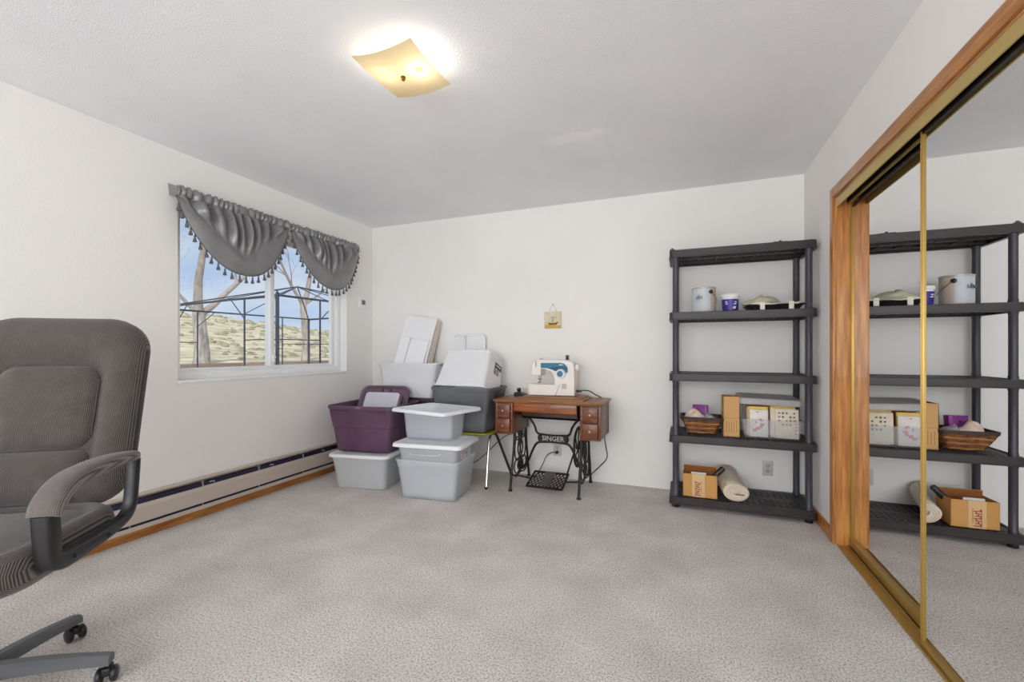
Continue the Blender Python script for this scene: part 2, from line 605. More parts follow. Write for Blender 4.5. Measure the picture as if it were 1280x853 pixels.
def mirror_door(name, x, y0, y1, z0, z1, label, bottom, stile):
    d = thing(name, label, None, (x, y1, z0), kind='structure')
    w, h = y1 - y0, z1 - z0
    MB().b2((0.0, -w + stile, bottom), (0.006, -stile, h - 0.012)).obj('mirror', MIRROR, d, smooth=False)
    for a in (-w, -stile):
        m = MB()
        m.b2((-0.006, a, 0), (0.012, a + stile, h), 0.0015)
        m.b2((-0.009, a + stile * 0.3, 0), (-0.005, a + stile * 0.7, h), 0.0015)
        m.obj('stile', GOLD, d)
    MB().b2((-0.016, -w + stile, 0), (0.011, -stile, bottom), 0.002).obj('bottom_rail', GOLD, d)
    MB().b2((-0.006, -w + stile, h - 0.014), (0.011, -stile, h), 0.002).obj('top_rail', DARKBR, d)
    return d
DT = CZ1 - 0.05
mirror_door('door_1', XR + 0.027, CY0 + 0.02, 2.148, 0.009, DT, 'near sliding mirror closet door with slim gold edge', 0.010, 0.011)
mirror_door('door_2', XR + 0.071, 1.10, CY1 - 0.016, 0.016, DT - 0.012, 'far sliding mirror closet door set behind the near one', 0.040, 0.016)

# baseboards
struct(MB().b2((XL, YF, 0.0), (XL + 0.016, YB, 0.066), 0.004).obj('baseboard_left', OAKY), 'reddish oak baseboard strip below the heater')
struct(MB().b2((XR - 0.014, CY1 + cw + 0.004, 0.0), (XR, YB, 0.075), 0.004).obj('baseboard_right', OAKY), 'short oak baseboard between shelf and closet')

# ================================================================== ROOM FIXTURES
# ---- electric baseboard heater
HT = mat('heater_enamel', (196, 184, 172), 0.45, 0.0, spec=0.5)
FIN = mat('heater_fins', (58, 46, 66), 0.5, 0.4, col2=(44, 52, 78), scale=6, stretch=(1, 1, 1))
hy0, hy1 = -1.2, 3.62
hl = hy1 - hy0
he = thing('baseboard_heater', 'long beige electric baseboard heater along the window wall', 'heater', (XL, hy0, 0.066))
MB().b2((0, 0, 0), (0.006, hl, 0.205)).obj('back_panel', HT, he, smooth=False)
MB().prism([(0.0, 0.190), (0.032, 0.190), (0.036, 0.196), (0.030, 0.206), (0.0, 0.206)], 0, hl).obj('top_cover', HT, he)
m = MB()
m.prism([(0.056, 0.042), (0.062, 0.042), (0.062, 0.130), (0.052, 0.150), (0.046, 0.150), (0.056, 0.128)], 0, hl)
m.obj('front_panel', HT, he, smooth=False)
MB().prism([(0.0, 0.0), (0.060, 0.0), (0.060, 0.026), (0.054, 0.026), (0.054, 0.006), (0.0, 0.006)], 0, hl).obj('bottom_panel', HT, he, smooth=False)
MB().b2((0.008, 0.03, 0.012), (0.044, hl - 0.03, 0.176)).obj('heating_element', FIN, he, smooth=False)
br = MB().b2((0.006, -0.0015, 0.0), (0.056, 0.0015, 0.19)).obj('bracket', mat('galvanised', (190, 190, 200), 0.4, 0.6), he, smooth=False, loc=(0, 0.25, 0))
for k in range(1, 11):
    inst(br, loc=(0, 0.25 + 0.42 * k, 0), parent=he)
clip = MB().box((0.047, 0, 0.168), (0.006, 0.028, 0.010), 0.002).box((0.046, 0.02, 0.163), (0.006, 0.008, 0.012), 0.002).obj('clip', mat('clip_metal', (170, 190, 205), 0.3, 0.7), he, loc=(0, 1.05, 0))
for k, y in enumerate((1.9, 2.75, 3.25, 3.72, 4.25)):
    inst(clip, loc=(0, y, 0), parent=he)
for y in (0.0, hl):
    MB().box((0.031, y, 0.103), (0.062, 0.012, 0.205), 0.003).obj('end_cap', HT, he)

# ---- ceiling lamp
lx, ly = -1.172, 1.655
lamp = thing('ceiling_lamp', 'square bent ivory glass ceiling lamp, switched on', 'lamp', (lx, ly, H))
LW, LD = 0.150, 0.165
def lampz(a, b):
    return -0.066 + 0.016 * a * a + 0.006 * b * b + 0.002 * (a * b) ** 2
N = 18
for layer in (0,):
    vs, fs = [], []
    for i in range(N + 1):
        for j in range(N + 1):
            a, b = -1 + 2 * i / N, -1 + 2 * j / N
            vs.append((a * LW, b * LD, lampz(a, b)))
    for i in range(N):
        for j in range(N):
            k = i * (N + 1) + j
            fs.append((k, k + 1, k + N + 2, k + N + 1))
    so = MB().add(vs, fs).obj('glass_shade', shade_mat(), lamp, ang=80, recalc=False)
BRASS = mat('brass', (150, 110, 50), 0.3, 0.9)
MB().lathe([(0.0, -0.090), (0.006, -0.088), (0.009, -0.083), (0.006, -0.078), (0.011, -0.074), (0.011, -0.071), (0.003, -0.069), (0.003, -0.02)], 16).obj('finial', BRASS, lamp)
MB().box((0, 0, -0.010), (0.15, 0.15, 0.018), 0.004).obj('ceiling_pan', WHITEP, lamp)
BULB = emit_mat('bulb_glow', (255, 226, 178), 8.0)
for k, (bx_, by_) in enumerate(((0.085, -0.005), (-0.075, -0.030))):
    MB().lathe([(0.014, -0.019), (0.016, -0.024), (0.014, -0.032)], 14, T(bx_ * 0.5, by_ * 0.5, 0)).obj('socket', WHITEP, lamp)
    MB().lathe([(0.0, -0.022), (0.012, -0.016), (0.020, 0.0), (0.016, 0.014), (0.006, 0.021), (0.0, 0.022)], 16, T(bx_, by_, -0.040) @ Matrix.Scale(0.85, 4)).obj('bulb', BULB, lamp)
    pl = light('bulb_light', 'POINT', (bx_, by_, -0.040), (0, 0, 0), LAMP_W * (1.0, 0.4)[k], (1.0, 0.95, 0.88), shadow_soft_size=0.020)
    pl.parent = lamp

# ---- curtain rod and the two swag valances
VX = XL + 0.055
FAB = mat('grey_satin', (122, 121, 122), 0.30, col2=(134, 133, 133), scale=10, spec=0.9)
FABD = mat('grey_trim', (98, 97, 98), 0.7)
rod = thing('curtain_rod', 'thin flat white curtain rod above the window', 'curtain rod', (VX, 2.68, 2.155))
MB().box((0, 0, 0), (0.008, 1.68, 0.022), 0.003).obj('rod', VINYL, rod)
for s in (-1, 1):
    MB().b2((-0.053, s * 0.84 - 0.006, -0.011), (0.0, s * 0.84 + 0.006, 0.011), 0.003).obj('rod_return', VINYL, rod)

def valance(y0, y1, zt, drop, label, seed, left_tail):
    rnd = random.Random(seed)
    yc, hwid = (y0 + y1) / 2, (y1 - y0) / 2
    v = thing('swag_valance', label, 'valance', (VX, yc, zt), group='grey swag valances on the window')
    NU, NV = 150, 46
    ph = [rnd.uniform(0, 2 * PI) for _ in range(6)]
    def ucurve(u):
        a = 2 * u - 1
        k = 1 - abs(a) ** 2.3
        return -hwid * (-a) * (1.0 - 0.04 * (1 - abs(a))), -0.035 - (drop - 0.035) * k ** 0.86
    def vcurve(u):
        a = 2 * u - 1
        k = 1 - abs(a) ** 1.25
        return hwid * a * (0.97 - 0.14 * (1 - abs(a))), -0.035 - (drop * 0.72 - 0.035) * k
    vs = []
    for i in range(NU + 1):
        u = i / NU
        a = 2 * u - 1
        ty = hwid * a
        vy, vz = vcurve(u)
        uy, uz = ucurve(u)
        fold = math.sin(u * 62 + 2.2 * math.sin(u * 9 + ph[0]) + ph[1])
        fold2 = math.sin(u * 31 + 1.5 * math.sin(u * 7 + ph[2]) + ph[3])
        for j in range(NV + 1):
            s = j / NV
            if s < 0.14:                      # gathered heading and rod pocket
                q = s / 0.14
                z = 0.030 * (1 - q) - 0.035 * q + 0.006 * math.sin(u * 120 + ph[4]) * (1 - q)
                y = ty
                x = 0.010 + 0.010 * math.sin(u * 118 + 3 * math.sin(u * 17) + ph[5]) + 0.006 * fold * q
                x += 0.012 * math.sin(q * PI)
            elif s < 0.70:                    # pleats running down to the V of the swag
                q = (s - 0.14) / 0.56
                y = ty + (vy - ty) * q
                z = -0.035 + (vz + 0.035) * q
                amp = 0.022 * (1 - q) + 0.020 * math.sin(q * PI)
                x = 0.010 + amp * fold + 0.016 * fold2 * math.sin(q * PI) + 0.050 * math.sin(q * PI * 0.55) * (1 - abs(a) ** 2)
                y += 0.006 * fold2 * (1 - q)
            else:                             # smooth lower swag
                q = (s - 0.70) / 0.30
                y = vy + (uy - vy) * q
                z = vz + (uz - vz) * q
                k = (1 - abs(a) ** 2)
                x = 0.010 + 0.049 * k + 0.034 * k * math.sin(q * PI) + 0.012 * q * k + 0.010 * (1 - q) * fold2 * 0.3
                z -= 0.010 * math.sin(q * PI) * 0
            vs.append((x, y, z))
    fs = []
    for i in range(NU):
        for j in range(NV):
            k = i * (NV + 1) + j
            fs.append((k, k + NV + 1, k + NV + 2, k + 1))
    o = MB().add(vs, fs).obj('cloth', FAB, v, ang=75, recalc=False)
    so = o.modifiers.new('thick', 'SOLIDIFY')
    so.thickness = 0.003
    # side tail where the cloth wraps to the wall
    if left_tail:
        MB().loft([[(0.012, -hwid + 0.004, 0.02), (-0.050, -hwid - 0.012, 0.045), (-0.050, -hwid - 0.006, -0.03), (0.012, -hwid + 0.004, -0.05)],
                   [(0.012, -hwid + 0.016, 0.02), (-0.050, -hwid - 0.002, 0.045), (-0.050, -hwid + 0.004, -0.03), (0.012, -hwid + 0.016, -0.05)]]).obj('return_flap', FAB, v)
    # trim cord and tassels along the lower edge
    edge = [vs[i * (NV + 1) + NV] for i in range(NU + 1)]
    MB().tube(edge[::3], 0.004, 6).obj('trim_cord', FABD, v)
    prof = [(0.0, 0.004), (0.0035, 0.0), (0.0035, -0.012), (0.0065, -0.016), (0.0065, -0.022), (0.005, -0.026), (0.010, -0.040), (0.0125, -0.056), (0.0, -0.057)]
    P = [Vector(p) for p in edge]
    acc, nxt, base = 0.0, 0.035, None
    for i in range(1, len(P)):
        acc += (P[i] - P[i - 1]).length
        if acc >= nxt:
            nxt += 0.053
            if base is None:
                base = MB().lathe(prof, 9).obj('tassel', FABD, v, loc=P[i])
            else:
                inst(base, loc=P[i], parent=v, rot=(rnd.uniform(-.08, .08), rnd.uniform(-.08, .08), rnd.uniform(0, 6)))
    return v
valance(1.815, 2.665, 2.165, 0.485, 'larger grey satin swag valance with tassels on the near side of window', 3, True)
valance(2.690, 3.500, 2.160, 0.470, 'grey satin swag valance with tassels on the window side nearest corner', 11, False)

# ---- thermostat, wall plaque, outlets
th = thing('thermostat', 'small white wall thermostat between window and corner', 'thermostat', (XL, 3.607, 1.625))
MB().box((0.012, 0, 0), (0.024, 0.088, 0.118), 0.004).obj('body', WHITEP, th)
MB().box((0.025, 0.012, 0.006), (0.004, 0.050, 0.046), 0.001).obj('screen', mat('lcd', (110, 108, 102), 0.3), th)
MB().box((0.026, -0.02, -0.04), (0.006, 0.02, 0.008), 0.001).box((0.026, 0.02, -0.04), (0.006, 0.02, 0.008), 0.001).obj('button', WHITEP, th)

pq = thing('wall_plaque', 'small square wall plaque with a sailing boat picture, hung on string', 'wall plaque', (-1.081, YB, 1.409))
MB().box((0, -0.010, 0), (0.152, 0.018, 0.150), 0.003).obj('board', mat('plaque_cream', (226, 214, 190), 0.6, col2=(214, 198, 160), scale=12), pq)
brown = mat('plaque_brown', (134, 88, 34), 0.7)
MB().prism([(-0.048, -0.018), (-0.030, -0.044), (0.034, -0.044), (0.058, -0.016), (0.02, -0.026), (-0.03, -0.026)], -0.0205, -0.019).obj('boat_hull_print', brown, pq)
MB().prism([(-0.074, -0.074), (0.074, -0.074), (0.074, -0.050), (0.0, -0.046), (-0.074, -0.040)], -0.0200, -0.019).obj('sea_print', mat('plaque_gold', (206, 172, 84), 0.7), pq)
MB().prism([(0.0, -0.02), (0.006, -0.02), (0.005, 0.024), (0.001, 0.024)], -0.0205, -0.019).prism([(-0.022, 0.022), (0.03, 0.024), (0.03, 0.028), (-0.022, 0.026)], -0.0205, -0.019).obj('mast_print', mat('plaque_grey', (120, 110, 92), 0.7), pq)
MB().tube([(-0.036, -0.010, 0.075), (-0.016, -0.005, 0.118), (0, -0.004, 0.140), (0.016, -0.005, 0.118), (0.036, -0.010, 0.075)], 0.0013, 5).obj('string', mat('string', (170, 164, 152), 0.9), pq)
MB().lathe([(0.003, 0.0), (0.003, 0.006), (0.005, 0.0065), (0.005, 0.0085)], 8, T(0, 0, 0.140) @ Rx(PI / 2)).obj('nail', STEEL, pq)

def outlet(x, z, label):
    o = thing('wall_outlet', label, 'outlet', (x, YB, z))
    MB().box((0, -0.003, 0), (0.072, 0.006, 0.114), 0.002).obj('cover_plate', mat('outlet_plate', (206, 204, 198), 0.4), o)
    for s in (-1, 1):
        MB().box((0, -0.007, s * 0.021), (0.034, 0.004, 0.028), 0.0015).obj('receptacle', mat('outlet_face', (196, 193, 186), 0.4), o)
        for q in (-1, 1):
            MB().box((q * 0.006, -0.0092, s * 0.021 + 0.003), (0.003, 0.001, 0.009)).obj('slot', BLACK, o, smooth=False)
        MB().box((0, -0.0092, s * 0.021 - 0.008), (0.005, 0.001, 0.005)).obj('slot', BLACK, o, smooth=False)
    MB().box((0, -0.007, 0), (0.006, 0.002, 0.006), 0.0005).obj('screw', STEEL, o)
    return o
outlet(0.603, 0.243, 'beige wall outlet seen between the two lowest shelves')
outlet(-1.040, 0.250, 'beige wall outlet behind the treadle with a black plug')
# ================================================================== STORAGE BINS
def tub(m, wb, db, wt, dt, h, r=0.05, th=0.006, rim=0.014, rimh=0.016, step=None, z0=0.0):
    """Open tapered tub: outer skin, rolled rim, inner skin. step = (height fraction, inset) gives a ledge."""
    rings = []
    def W(k, off=0.0):
        return wb + (wt - wb) * k + off, db + (dt - db) * k + off
    rings.append(rrect(wb - 0.03, db - 0.03, r, z0))
    rings.append(rrect(wb - 0.006, db - 0.006, r, z0 + 0.004))
    rings.append(rrect(*W(0.03), r, z0 + 0.014))
    ks = [0.25, 0.5]
    if step:
        ks += [step[0] - 0.004]
    for k in ks:
        rings.append(rrect(*W(k), r, z0 + k * h))
    if step:
        rings.append(rrect(*W(step[0], step[1]), r, z0 + step[0] * h + 0.004))
        rings.append(rrect(*W(0.97, step[1]), r, z0 + h - rimh))
    else:
        rings.append(rrect(*W(0.97), r, z0 + h - rimh))
    rings.append(rrect(wt + 2 * rim, dt + 2 * rim, r + rim, z0 + h - rimh + 0.002))
    rings.append(rrect(wt + 2 * rim, dt + 2 * rim, r + rim, z0 + h - 0.003))
    rings.append(rrect(wt + 2 * rim - 0.006, dt + 2 * rim - 0.006, r + rim, z0 + h))
    rings.append(rrect(wt - 2 * th, dt - 2 * th, r, z0 + h - 0.002))
    rings.append(rrect(*W(0.5, -2 * th), r, z0 + 0.5 * h))
    rings.append(rrect(*W(0.04, -2 * th), r, z0 + 0.02))
    rings.append(rrect(wb - 0.05, db - 0.05, r, z0 + 0.010))
    return m.loft(rings)

def lid(m, w, d, h=0.022, r=0.06, mx=None, recess=0.008):
    """Bin lid: skirt, rolled edge, recessed centre panel; z = 0 is its underside."""
    rings = [rrect(w - 0.012, d - 0.012, r, 0.0), rrect(w, d, r, 0.002), rrect(w, d, r, h * 0.55),
             rrect(w - 0.010, d - 0.010, r, h * 0.9), rrect(w - 0.026, d - 0.026, r, h),
             rrect(w - 0.075, d - 0.075, r, h), rrect(w - 0.10, d - 0.10, r, h - recess)]
    return m.loft(rings, mx=mx)

# --- grey bin on the floor under the purple tote
b = thing('storage_bin', 'grey storage bin with white lid on the floor under the open purple tote', 'storage bin', (-2.505, 3.125, 0), R(9.5))
tub(MB(), 0.44, 0.50, 0.50, 0.57, 0.268, rim=0.008).obj('body', GREYBIN, b)
lid(MB(), 0.545, 0.615, 0.026).obj('lid', WHITEP, b, loc=(0, 0, 0.262))
# --- purple tote on it
pt = thing('storage_tote', 'open purple plastic tote on the grey bin beside the heater', 'storage tote', (-2.525, 3.155, 0.290), R(8))
tub(MB(), 0.50, 0.44, 0.60, 0.51, 0.385, r=0.05, rim=0.016, rimh=0.030, step=(0.52, 0.012)).obj('body', PURPLE, pt)
for s in (-1, 1):
    MB().tube(smooth_path([(s * 0.24, -0.262, 0.345), (s * 0.16, -0.270, 0.336), (s * 0.10, -0.270, 0.338)], 4), 0.006, 6).obj('rim_rib', PURPLE, pt)
MB().box((0.0, -0.270, 0.370), (0.05, 0.012, 0.022), 0.004).obj('latch', mat('purple_light', (128, 100, 124), 0.4), pt)
# --- purple lid and a white lid standing in the tote
pl_ = thing('tote_lid', 'purple lid leaning inside the open purple tote', 'lid', (-2.555, 3.195, 0.410), R(8))
MX = Rx(R(62))
PUR2 = mat('purple_lid_plastic', (112, 88, 104), 0.4)
m = MB()
W_, D_ = 0.49, 0.44
rings = [rrect(W_, D_, 0.07, 0.0), rrect(W_, D_, 0.07, 0.020), rrect(W_ - 0.02, D_ - 0.02, 0.065, 0.026), rrect(W_ - 0.04, D_ - 0.04, 0.06, 0.020), rrect(W_ - 0.055, D_ - 0.055, 0.06, 0.008)]
m.loft([[(p[0], p[1] + D_ / 2, p[2]) for p in r_] for r_ in rings], mx=MX)
m.obj('panel', PUR2, pl_)
for sx in (-0.03, 0.05):
    MB().box((sx, D_ - 0.045, 0.016), (0.010, 0.024, 0.016), 0.003, MX).obj('rib', PURPLE, pl_)
wl_ = thing('bin_lid', 'pale grey lid propped against the purple lid inside the open tote', 'lid', (-2.545, 3.15, 0.420), R(8))
lid(MB(), 0.34, 0.36, 0.014, 0.03, Rx(R(62)) @ T(0, 0.19, 0.0)).obj('panel', mat('pale_lilac_plastic', (214, 212, 222), 0.35), wl_)
MB().box((0.185, 0.19, 0.0), (0.024, 0.30, 0.03), 0.004, Rx(R(62))).obj('edge_strip', mat('brown_edge', (120, 92, 92), 0.5), wl_)

# --- stack behind: grey bin, closed purple tote, white tub with lids standing in it
b = thing('storage_bin', 'grey bin on the floor in the corner, lowest of the rear stack', 'storage bin', (-2.390, 3.62, 0))
tub(MB(), 0.54, 0.23, 0.60, 0.265, 0.288, rim=0.008).obj('body', GREYBIN, b)
lid(MB(), 0.63, 0.30, 0.022, 0.04).obj('lid', WHITEP, b, loc=(0, 0, 0.288))
b = thing('storage_tote', 'closed dark purple tote in the corner under the white tub', 'storage tote', (-2.390, 3.62, 0.312))
tub(MB(), 0.54, 0.23, 0.62, 0.265, 0.355, rim=0.010, step=(0.5, 0.008)).obj('body', PURPLE, b)
lid(MB(), 0.70, 0.30, 0.030, 0.05).obj('lid', mat('dark_purple_plastic', (66, 42, 62), 0.4), b, loc=(0, 0, 0.353))
c = thing('storage_tub', 'white open tub in the corner holding tall lids', 'storage tub', (-2.430, 3.615, 0.684))
tub(MB(), 0.52, 0.25, 0.65, 0.285, 0.335, r=0.04, rim=0.014, rimh=0.012, step=(0.85, 0.006)).obj('body', CLEARW, c)
MB().box((0.335, -0.05, 0.318), (0.03, 0.05, 0.022), 0.004).obj('handle_latch', mat('latch_grey', (128, 128, 132), 0.4), c)
LIDW = mat('lid_white', (243, 243, 244), 0.38)
LIDE = mat('lid_edge', (206, 196, 186), 0.5)
def tall_lid(loc, w, h_, t_, lean, roll, label, ridge, material=LIDW):
    o = thing('tall_lid', label, 'lid', loc)
    mx = Rx(-R(lean)) @ Ry(R(roll))
    m = MB()
    m.loft([[(p[0], p[2], p[1] + h_ / 2) for p in r_] for r_ in
            (rrect(w - 0.008, h_ - 0.008, 0.015, t_), rrect(w, h_, 0.018, t_ - 0.004), rrect(w, h_, 0.018, 0.004), rrect(w - 0.008, h_ - 0.008, 0.016, 0.0),
             rrect(w - 0.030, h_ - 0.030, 0.012, 0.0), rrect(w - 0.040, h_ - 0.040, 0.010, 0.005))], mx=mx)
    m.obj('panel', material, o)
    if ridge:
        MB().box((-w * 0.14, -0.001, h_ / 2), (0.006, 0.008, h_ * 0.9), 0.002, mx).box((-w * 0.14, -0.002, h_ - 0.03), (0.014, 0.012, 0.03), 0.003, mx).obj('ridge', mat('lid_ridge', (205, 206, 208), 0.4), o)
    else:
        m = MB()
        for q in range(5):
            m.box((0.02, 0.004, h_ * (0.70 + 0.05 * q)), (w * 0.35, 0.004, 0.006), 0.001, mx)
        m.obj('emboss', LIDW, o)
    return o
tall_lid((-2.545, 3.522, 0.708), 0.335, 0.585, 0.016, 14, 9, 'front white ribbed lid standing in the white corner tub', True)
tall_lid((-2.540, 3.548, 0.708), 0.365, 0.80, 0.020, 13, 8.5, 'tallest white lid leaning to the wall behind the ribbed lid', False)
for k in range(3):
    tall_lid((-2.520 + 0.006 * k, 3.577 + 0.017 * k, 0.708), 0.365, 0.79 - 0.012 * k, 0.013, 12.8 - 0.25 * k, 8.2, 'beige edged lid, %s of three behind the tallest white lid' % ('front one', 'middle one', 'rear one')[k], False, LIDE)

# --- front stack of translucent bins
GREYC = mat('grey_content', (104, 110, 118), 0.9, col2=(124, 130, 136), scale=9)
CLB = mat('milky_bin', (240, 243, 246), 0.35, alpha=0.33)
d1 = thing('storage_bin', 'translucent bin on the floor, lowest of the stack nearest the carpet centre', 'storage bin', (-1.815, 3.010, 0), R(6))
tub(MB(), 0.445, 0.335, 0.515, 0.395, 0.305, r=0.04, rim=0.010, rimh=0.014, step=(0.80, 0.008)).obj('body', CLB, d1)
d2 = thing('storage_bin', 'translucent bin with white lid nested in the lowest clear bin', 'storage bin', (-1.815, 3.010, 0.012), R(6))
tub(MB(), 0.415, 0.305, 0.485, 0.365, 0.385, r=0.04, rim=0.010, rimh=0.012, step=(0.86, 0.006)).obj('body', CLB, d2)
lid(MB(), 0.575, 0.430, 0.030, 0.045).obj('lid', WHITEP, d2, loc=(0, 0, 0.388))
MB().tube([(-0.14, -0.192, 0.350), (-0.12, -0.200, 0.335), (0.10, -0.200, 0.335), (0.12, -0.192, 0.350)], 0.006, 6).obj('handle', CLB, d2)
st = MB().box((0.236, -0.02, 0.318), (0.003, 0.085, 0.060), 0.001).obj('sticker', mat('sticker_white', (226, 218, 216), 0.6), d2)
MB().box((0.238, -0.045, 0.320), (0.001, 0.016, 0.036)).box((0.238, 0.0, 0.332), (0.001, 0.03, 0.010)).obj('sticker_print', mat('sticker_red', (182, 120, 112), 0.6), d2)
MB().box((0, 0, 0.088), (0.402, 0.292, 0.15), 0.02).obj('fabric_fill', GREYC, d2)
e = thing('storage_bin', 'small clear bin with an oversized white lid on top of the front stack', 'storage bin', (-1.885, 3.095, 0.432), R(4))
tub(MB(), 0.405, 0.24, 0.44, 0.27, 0.225, r=0.03, rim=0.008, rimh=0.010).obj('body', CLB, e)
le = lid(MB(), 0.575, 0.460, 0.026, 0.045).obj('lid', mat('cool_white_plastic', (236, 239, 245), 0.35), e, loc=(0.065, -0.095, 0.227))
le.rotation_euler = (0, 0, R(-17))

# ================================================================== GREEN CHAIR WITH TOTES
GREEN = mat('olive_green_seat', (150, 150, 44), 0.4)
ch = thing('stacking_chair', 'stacking chair with olive green seat and chrome legs under the charcoal tote', 'chair', (-1.71, 3.455, 0))
rings = []
for z, w, d in ((0.428, 0.40, 0.36), (0.430, 0.43, 0.39), (0.440, 0.445, 0.405), (0.448, 0.43, 0.39), (0.445, 0.36, 0.32)):
    rings.append(rrect(w, d, 0.08, z))
MB().loft(rings).obj('seat', GREEN, ch)
rings = []
for k in range(9):
    a = -1 + 2 * k / 8
    yb = 0.225 + 0.03 * (1 - a * a)
    rings.append([(a * 0.16 - 0.04, yb, 0.60), (a * 0.16 - 0.04, yb + 0.010, 0.60), (a * 0.16 - 0.04, yb + 0.028, 0.78), (a * 0.16 - 0.04, yb + 0.018, 0.78)])
MB().loft(rings).obj('backrest', GREEN, ch)
for s in (-1, 1):
    MB().tube(smooth_path([(s * 0.215, -0.205, 0.008), (s * 0.195, -0.110, 0.34), (s * 0.190, -0.060, 0.412), (s * 0.170, 0.0, 0.420)], 6), 0.0115, 10).obj('front_leg', CHROME, ch)
    MB().tube(smooth_path([(s * 0.235, 0.295, 0.008), (s * 0.198, 0.080, 0.36), (s * 0.192, 0.030, 0.412), (s * 0.170, -0.02, 0.420)], 6), 0.0115, 10).obj('rear_leg', mat('chrome_dull', (92, 78, 72), 0.3, 0.9), ch)
    MB().tube(smooth_path([(s * 0.16, 0.05, 0.420), (s * 0.15, 0.17, 0.430), (s * 0.14 - 0.04, 0.240, 0.52), (s * 0.14 - 0.04, 0.258, 0.66)], 6), 0.010, 8).obj('back_tube', CHROME, ch)
    for yy in (-0.205, 0.295):
        MB().lathe([(0.013, 0.0), (0.014, 0.018), (0.012, 0.022)], 10, T(s * (0.215 if yy < 0 else 0.235), yy, 0)).obj('foot_cap', BLACK, ch)
f_ = thing('storage_tote', 'charcoal plastic tote standing on the green chair', 'storage tote', (-1.748, 3.450, 0.449))
tub(MB(), 0.43, 0.33, 0.54, 0.40, 0.375, r=0.035, rim=0.012, rimh=0.022, step=(0.45, 0.010)).obj('body', DGREY, f_)
MB().box((0.276, 0.0, 0.32), (0.012, 0.16, 0.05), 0.004).obj('grip', BLACK, f_)
g = thing('storage_tub', 'white translucent tub turned over and tilted on the charcoal tote', 'storage tub', (-1.772, 3.265, 0.836), R(-4))
GMX = Rx(-R(24)) @ T(0, 0.0, 0.0)
m = MB()
wr, dr, wb_, db_, hh_ = 0.500, 0.36, 0.455, 0.30, 0.352
rings = [rrect(wr - 0.02, dr - 0.02, 0.035, 0.006, cy=dr / 2), rrect(wr + 0.012, dr + 0.01, 0.04, 0.0, cy=dr / 2), rrect(wr + 0.012, dr + 0.01, 0.04, 0.016, cy=dr / 2), rrect(wr - 0.012, dr - 0.016, 0.035, 0.020, cy=dr / 2)]
for k in (0.3, 0.6, 0.93):
    rings.append(rrect(wr - 0.012 + (wb_ - wr) * k, dr - 0.016 + (db_ - dr) * k, 0.035, hh_ * k, cy=dr / 2))
rings += [rrect(wb_ + 0.008, db_ + 0.008, 0.03, hh_ * 0.985, cy=dr / 2), rrect(wb_ - 0.004, db_ - 0.004, 0.03, hh_, cy=dr / 2)]
m.loft(rings, cap0=False, mx=GMX)
m.obj('body', CLEARW, g)
# label on the end of the tub
slope = math.atan2((wr - wb_) / 2, hh_)
LM = GMX @ T(wr / 2 - 0.006 - 0.225 * math.tan(slope) + 0.002, dr * 0.58, 0.225) @ Ry(-slope)
MB().box((0, 0.02, 0.040), (0.002, 0.13, 0.05), 0.0, LM).obj('label_band', mat('label_purple', (76, 38, 84), 0.5), g)
MB().box((0.0, -0.01, -0.010), (0.002, 0.085, 0.062), 0.0, LM).obj('label_picture', mat('label_picture', (196, 176, 176), 0.5, col2=(120, 70, 70), scale=40), g)
MB().box((0.0012, 0.02, 0.044), (0.002, 0.09, 0.008), 0.0, LM).obj('label_lettering', WHITEP, g)
hl_ = thing('bin_lid', 'clear framed lid standing between the tilted tub and the wall', 'lid', (-1.905, 3.715, 0.785))
m = MB()
hm = Rx(-R(4))
for a, b_ in (((-0.19, 0, 0.0), (-0.19, 0, 0.40)), ((0.19, 0, 0.0), (0.19, 0, 0.40))):
    pass
pts = [(-0.175, 0, 0.02), (-0.165, 0, 0.475), (-0.145, 0, 0.50), (0.145, 0, 0.50), (0.165, 0, 0.475), (0.175, 0, 0.02)]
m.tube(pts, 0.011, 8, hm)
m.obj('frame', WHITEP, hl_)
MB().b2((-0.166, -0.004, 0.0), (0.166, 0.004, 0.495), 0.0, hm).obj('panel', CLEARW, hl_)
MB().box((-0.03, -0.010, 0.40), (0.008, 0.008, 0.18), 0.002, hm).box((-0.035, -0.012, 0.485), (0.03, 0.012, 0.02), 0.003, hm).obj('ridge', mat('lid_ridge', (205, 206, 208), 0.4), hl_)
MB().tube(smooth_path([(-1.36, 3.775, 0.40), (-1.55, 3.772, 0.33), (-1.78, 3.775, 0.12), (-1.95, 3.772, 0.006)], 6), 0.004, 6).obj('wall_cable', BLACK)
tag(bpy.data.objects['wall_cable'], 'thin black cable running down the wall behind the green chair', 'cable')

# ================================================================== TREADLE SEWING TABLE
TW = wood('table_top_wood', (122, 76, 42), (166, 116, 72), 'x', rough=0.5)
TD = wood('drawer_wood', (92, 46, 26), (132, 72, 42), 'x', rough=0.4)
TA = wood('apron_wood', (112, 54, 24), (170, 94, 46), 'x', rough=0.35)
TDARK = wood('dark_panel_wood', (58, 32, 24), (84, 48, 34), 'x')  # darker brown wood of the machine well and drawer cases
KNOB = mat('brass_knob', (190, 172, 130), 0.35, 0.8)
tx, ty = -1.010, 3.515
tb_ = thing('treadle_table', 'antique treadle sewing table with wooden drawers and black iron base', 'sewing table', (tx, ty, 0))
ZT = 0.735
m = MB()
rings = [rrect(0.880, 0.420, 0.012, ZT - 0.024), rrect(0.900, 0.440, 0.012, ZT - 0.014), rrect(0.905, 0.446, 0.012, ZT - 0.006), rrect(0.890, 0.430, 0.012, ZT)]
m.loft(rings)
m.obj('table_top', TW, tb_)
MB().box((0.02, 0.015, ZT + 0.006), (0.55, 0.34, 0.014), 0.004).obj('folding_leaf', TW, tb_)
MB().box((0.025, 0.025, ZT + 0.019), (0.50, 0.29, 0.013), 0.004).obj('upper_leaf', TW, tb_)
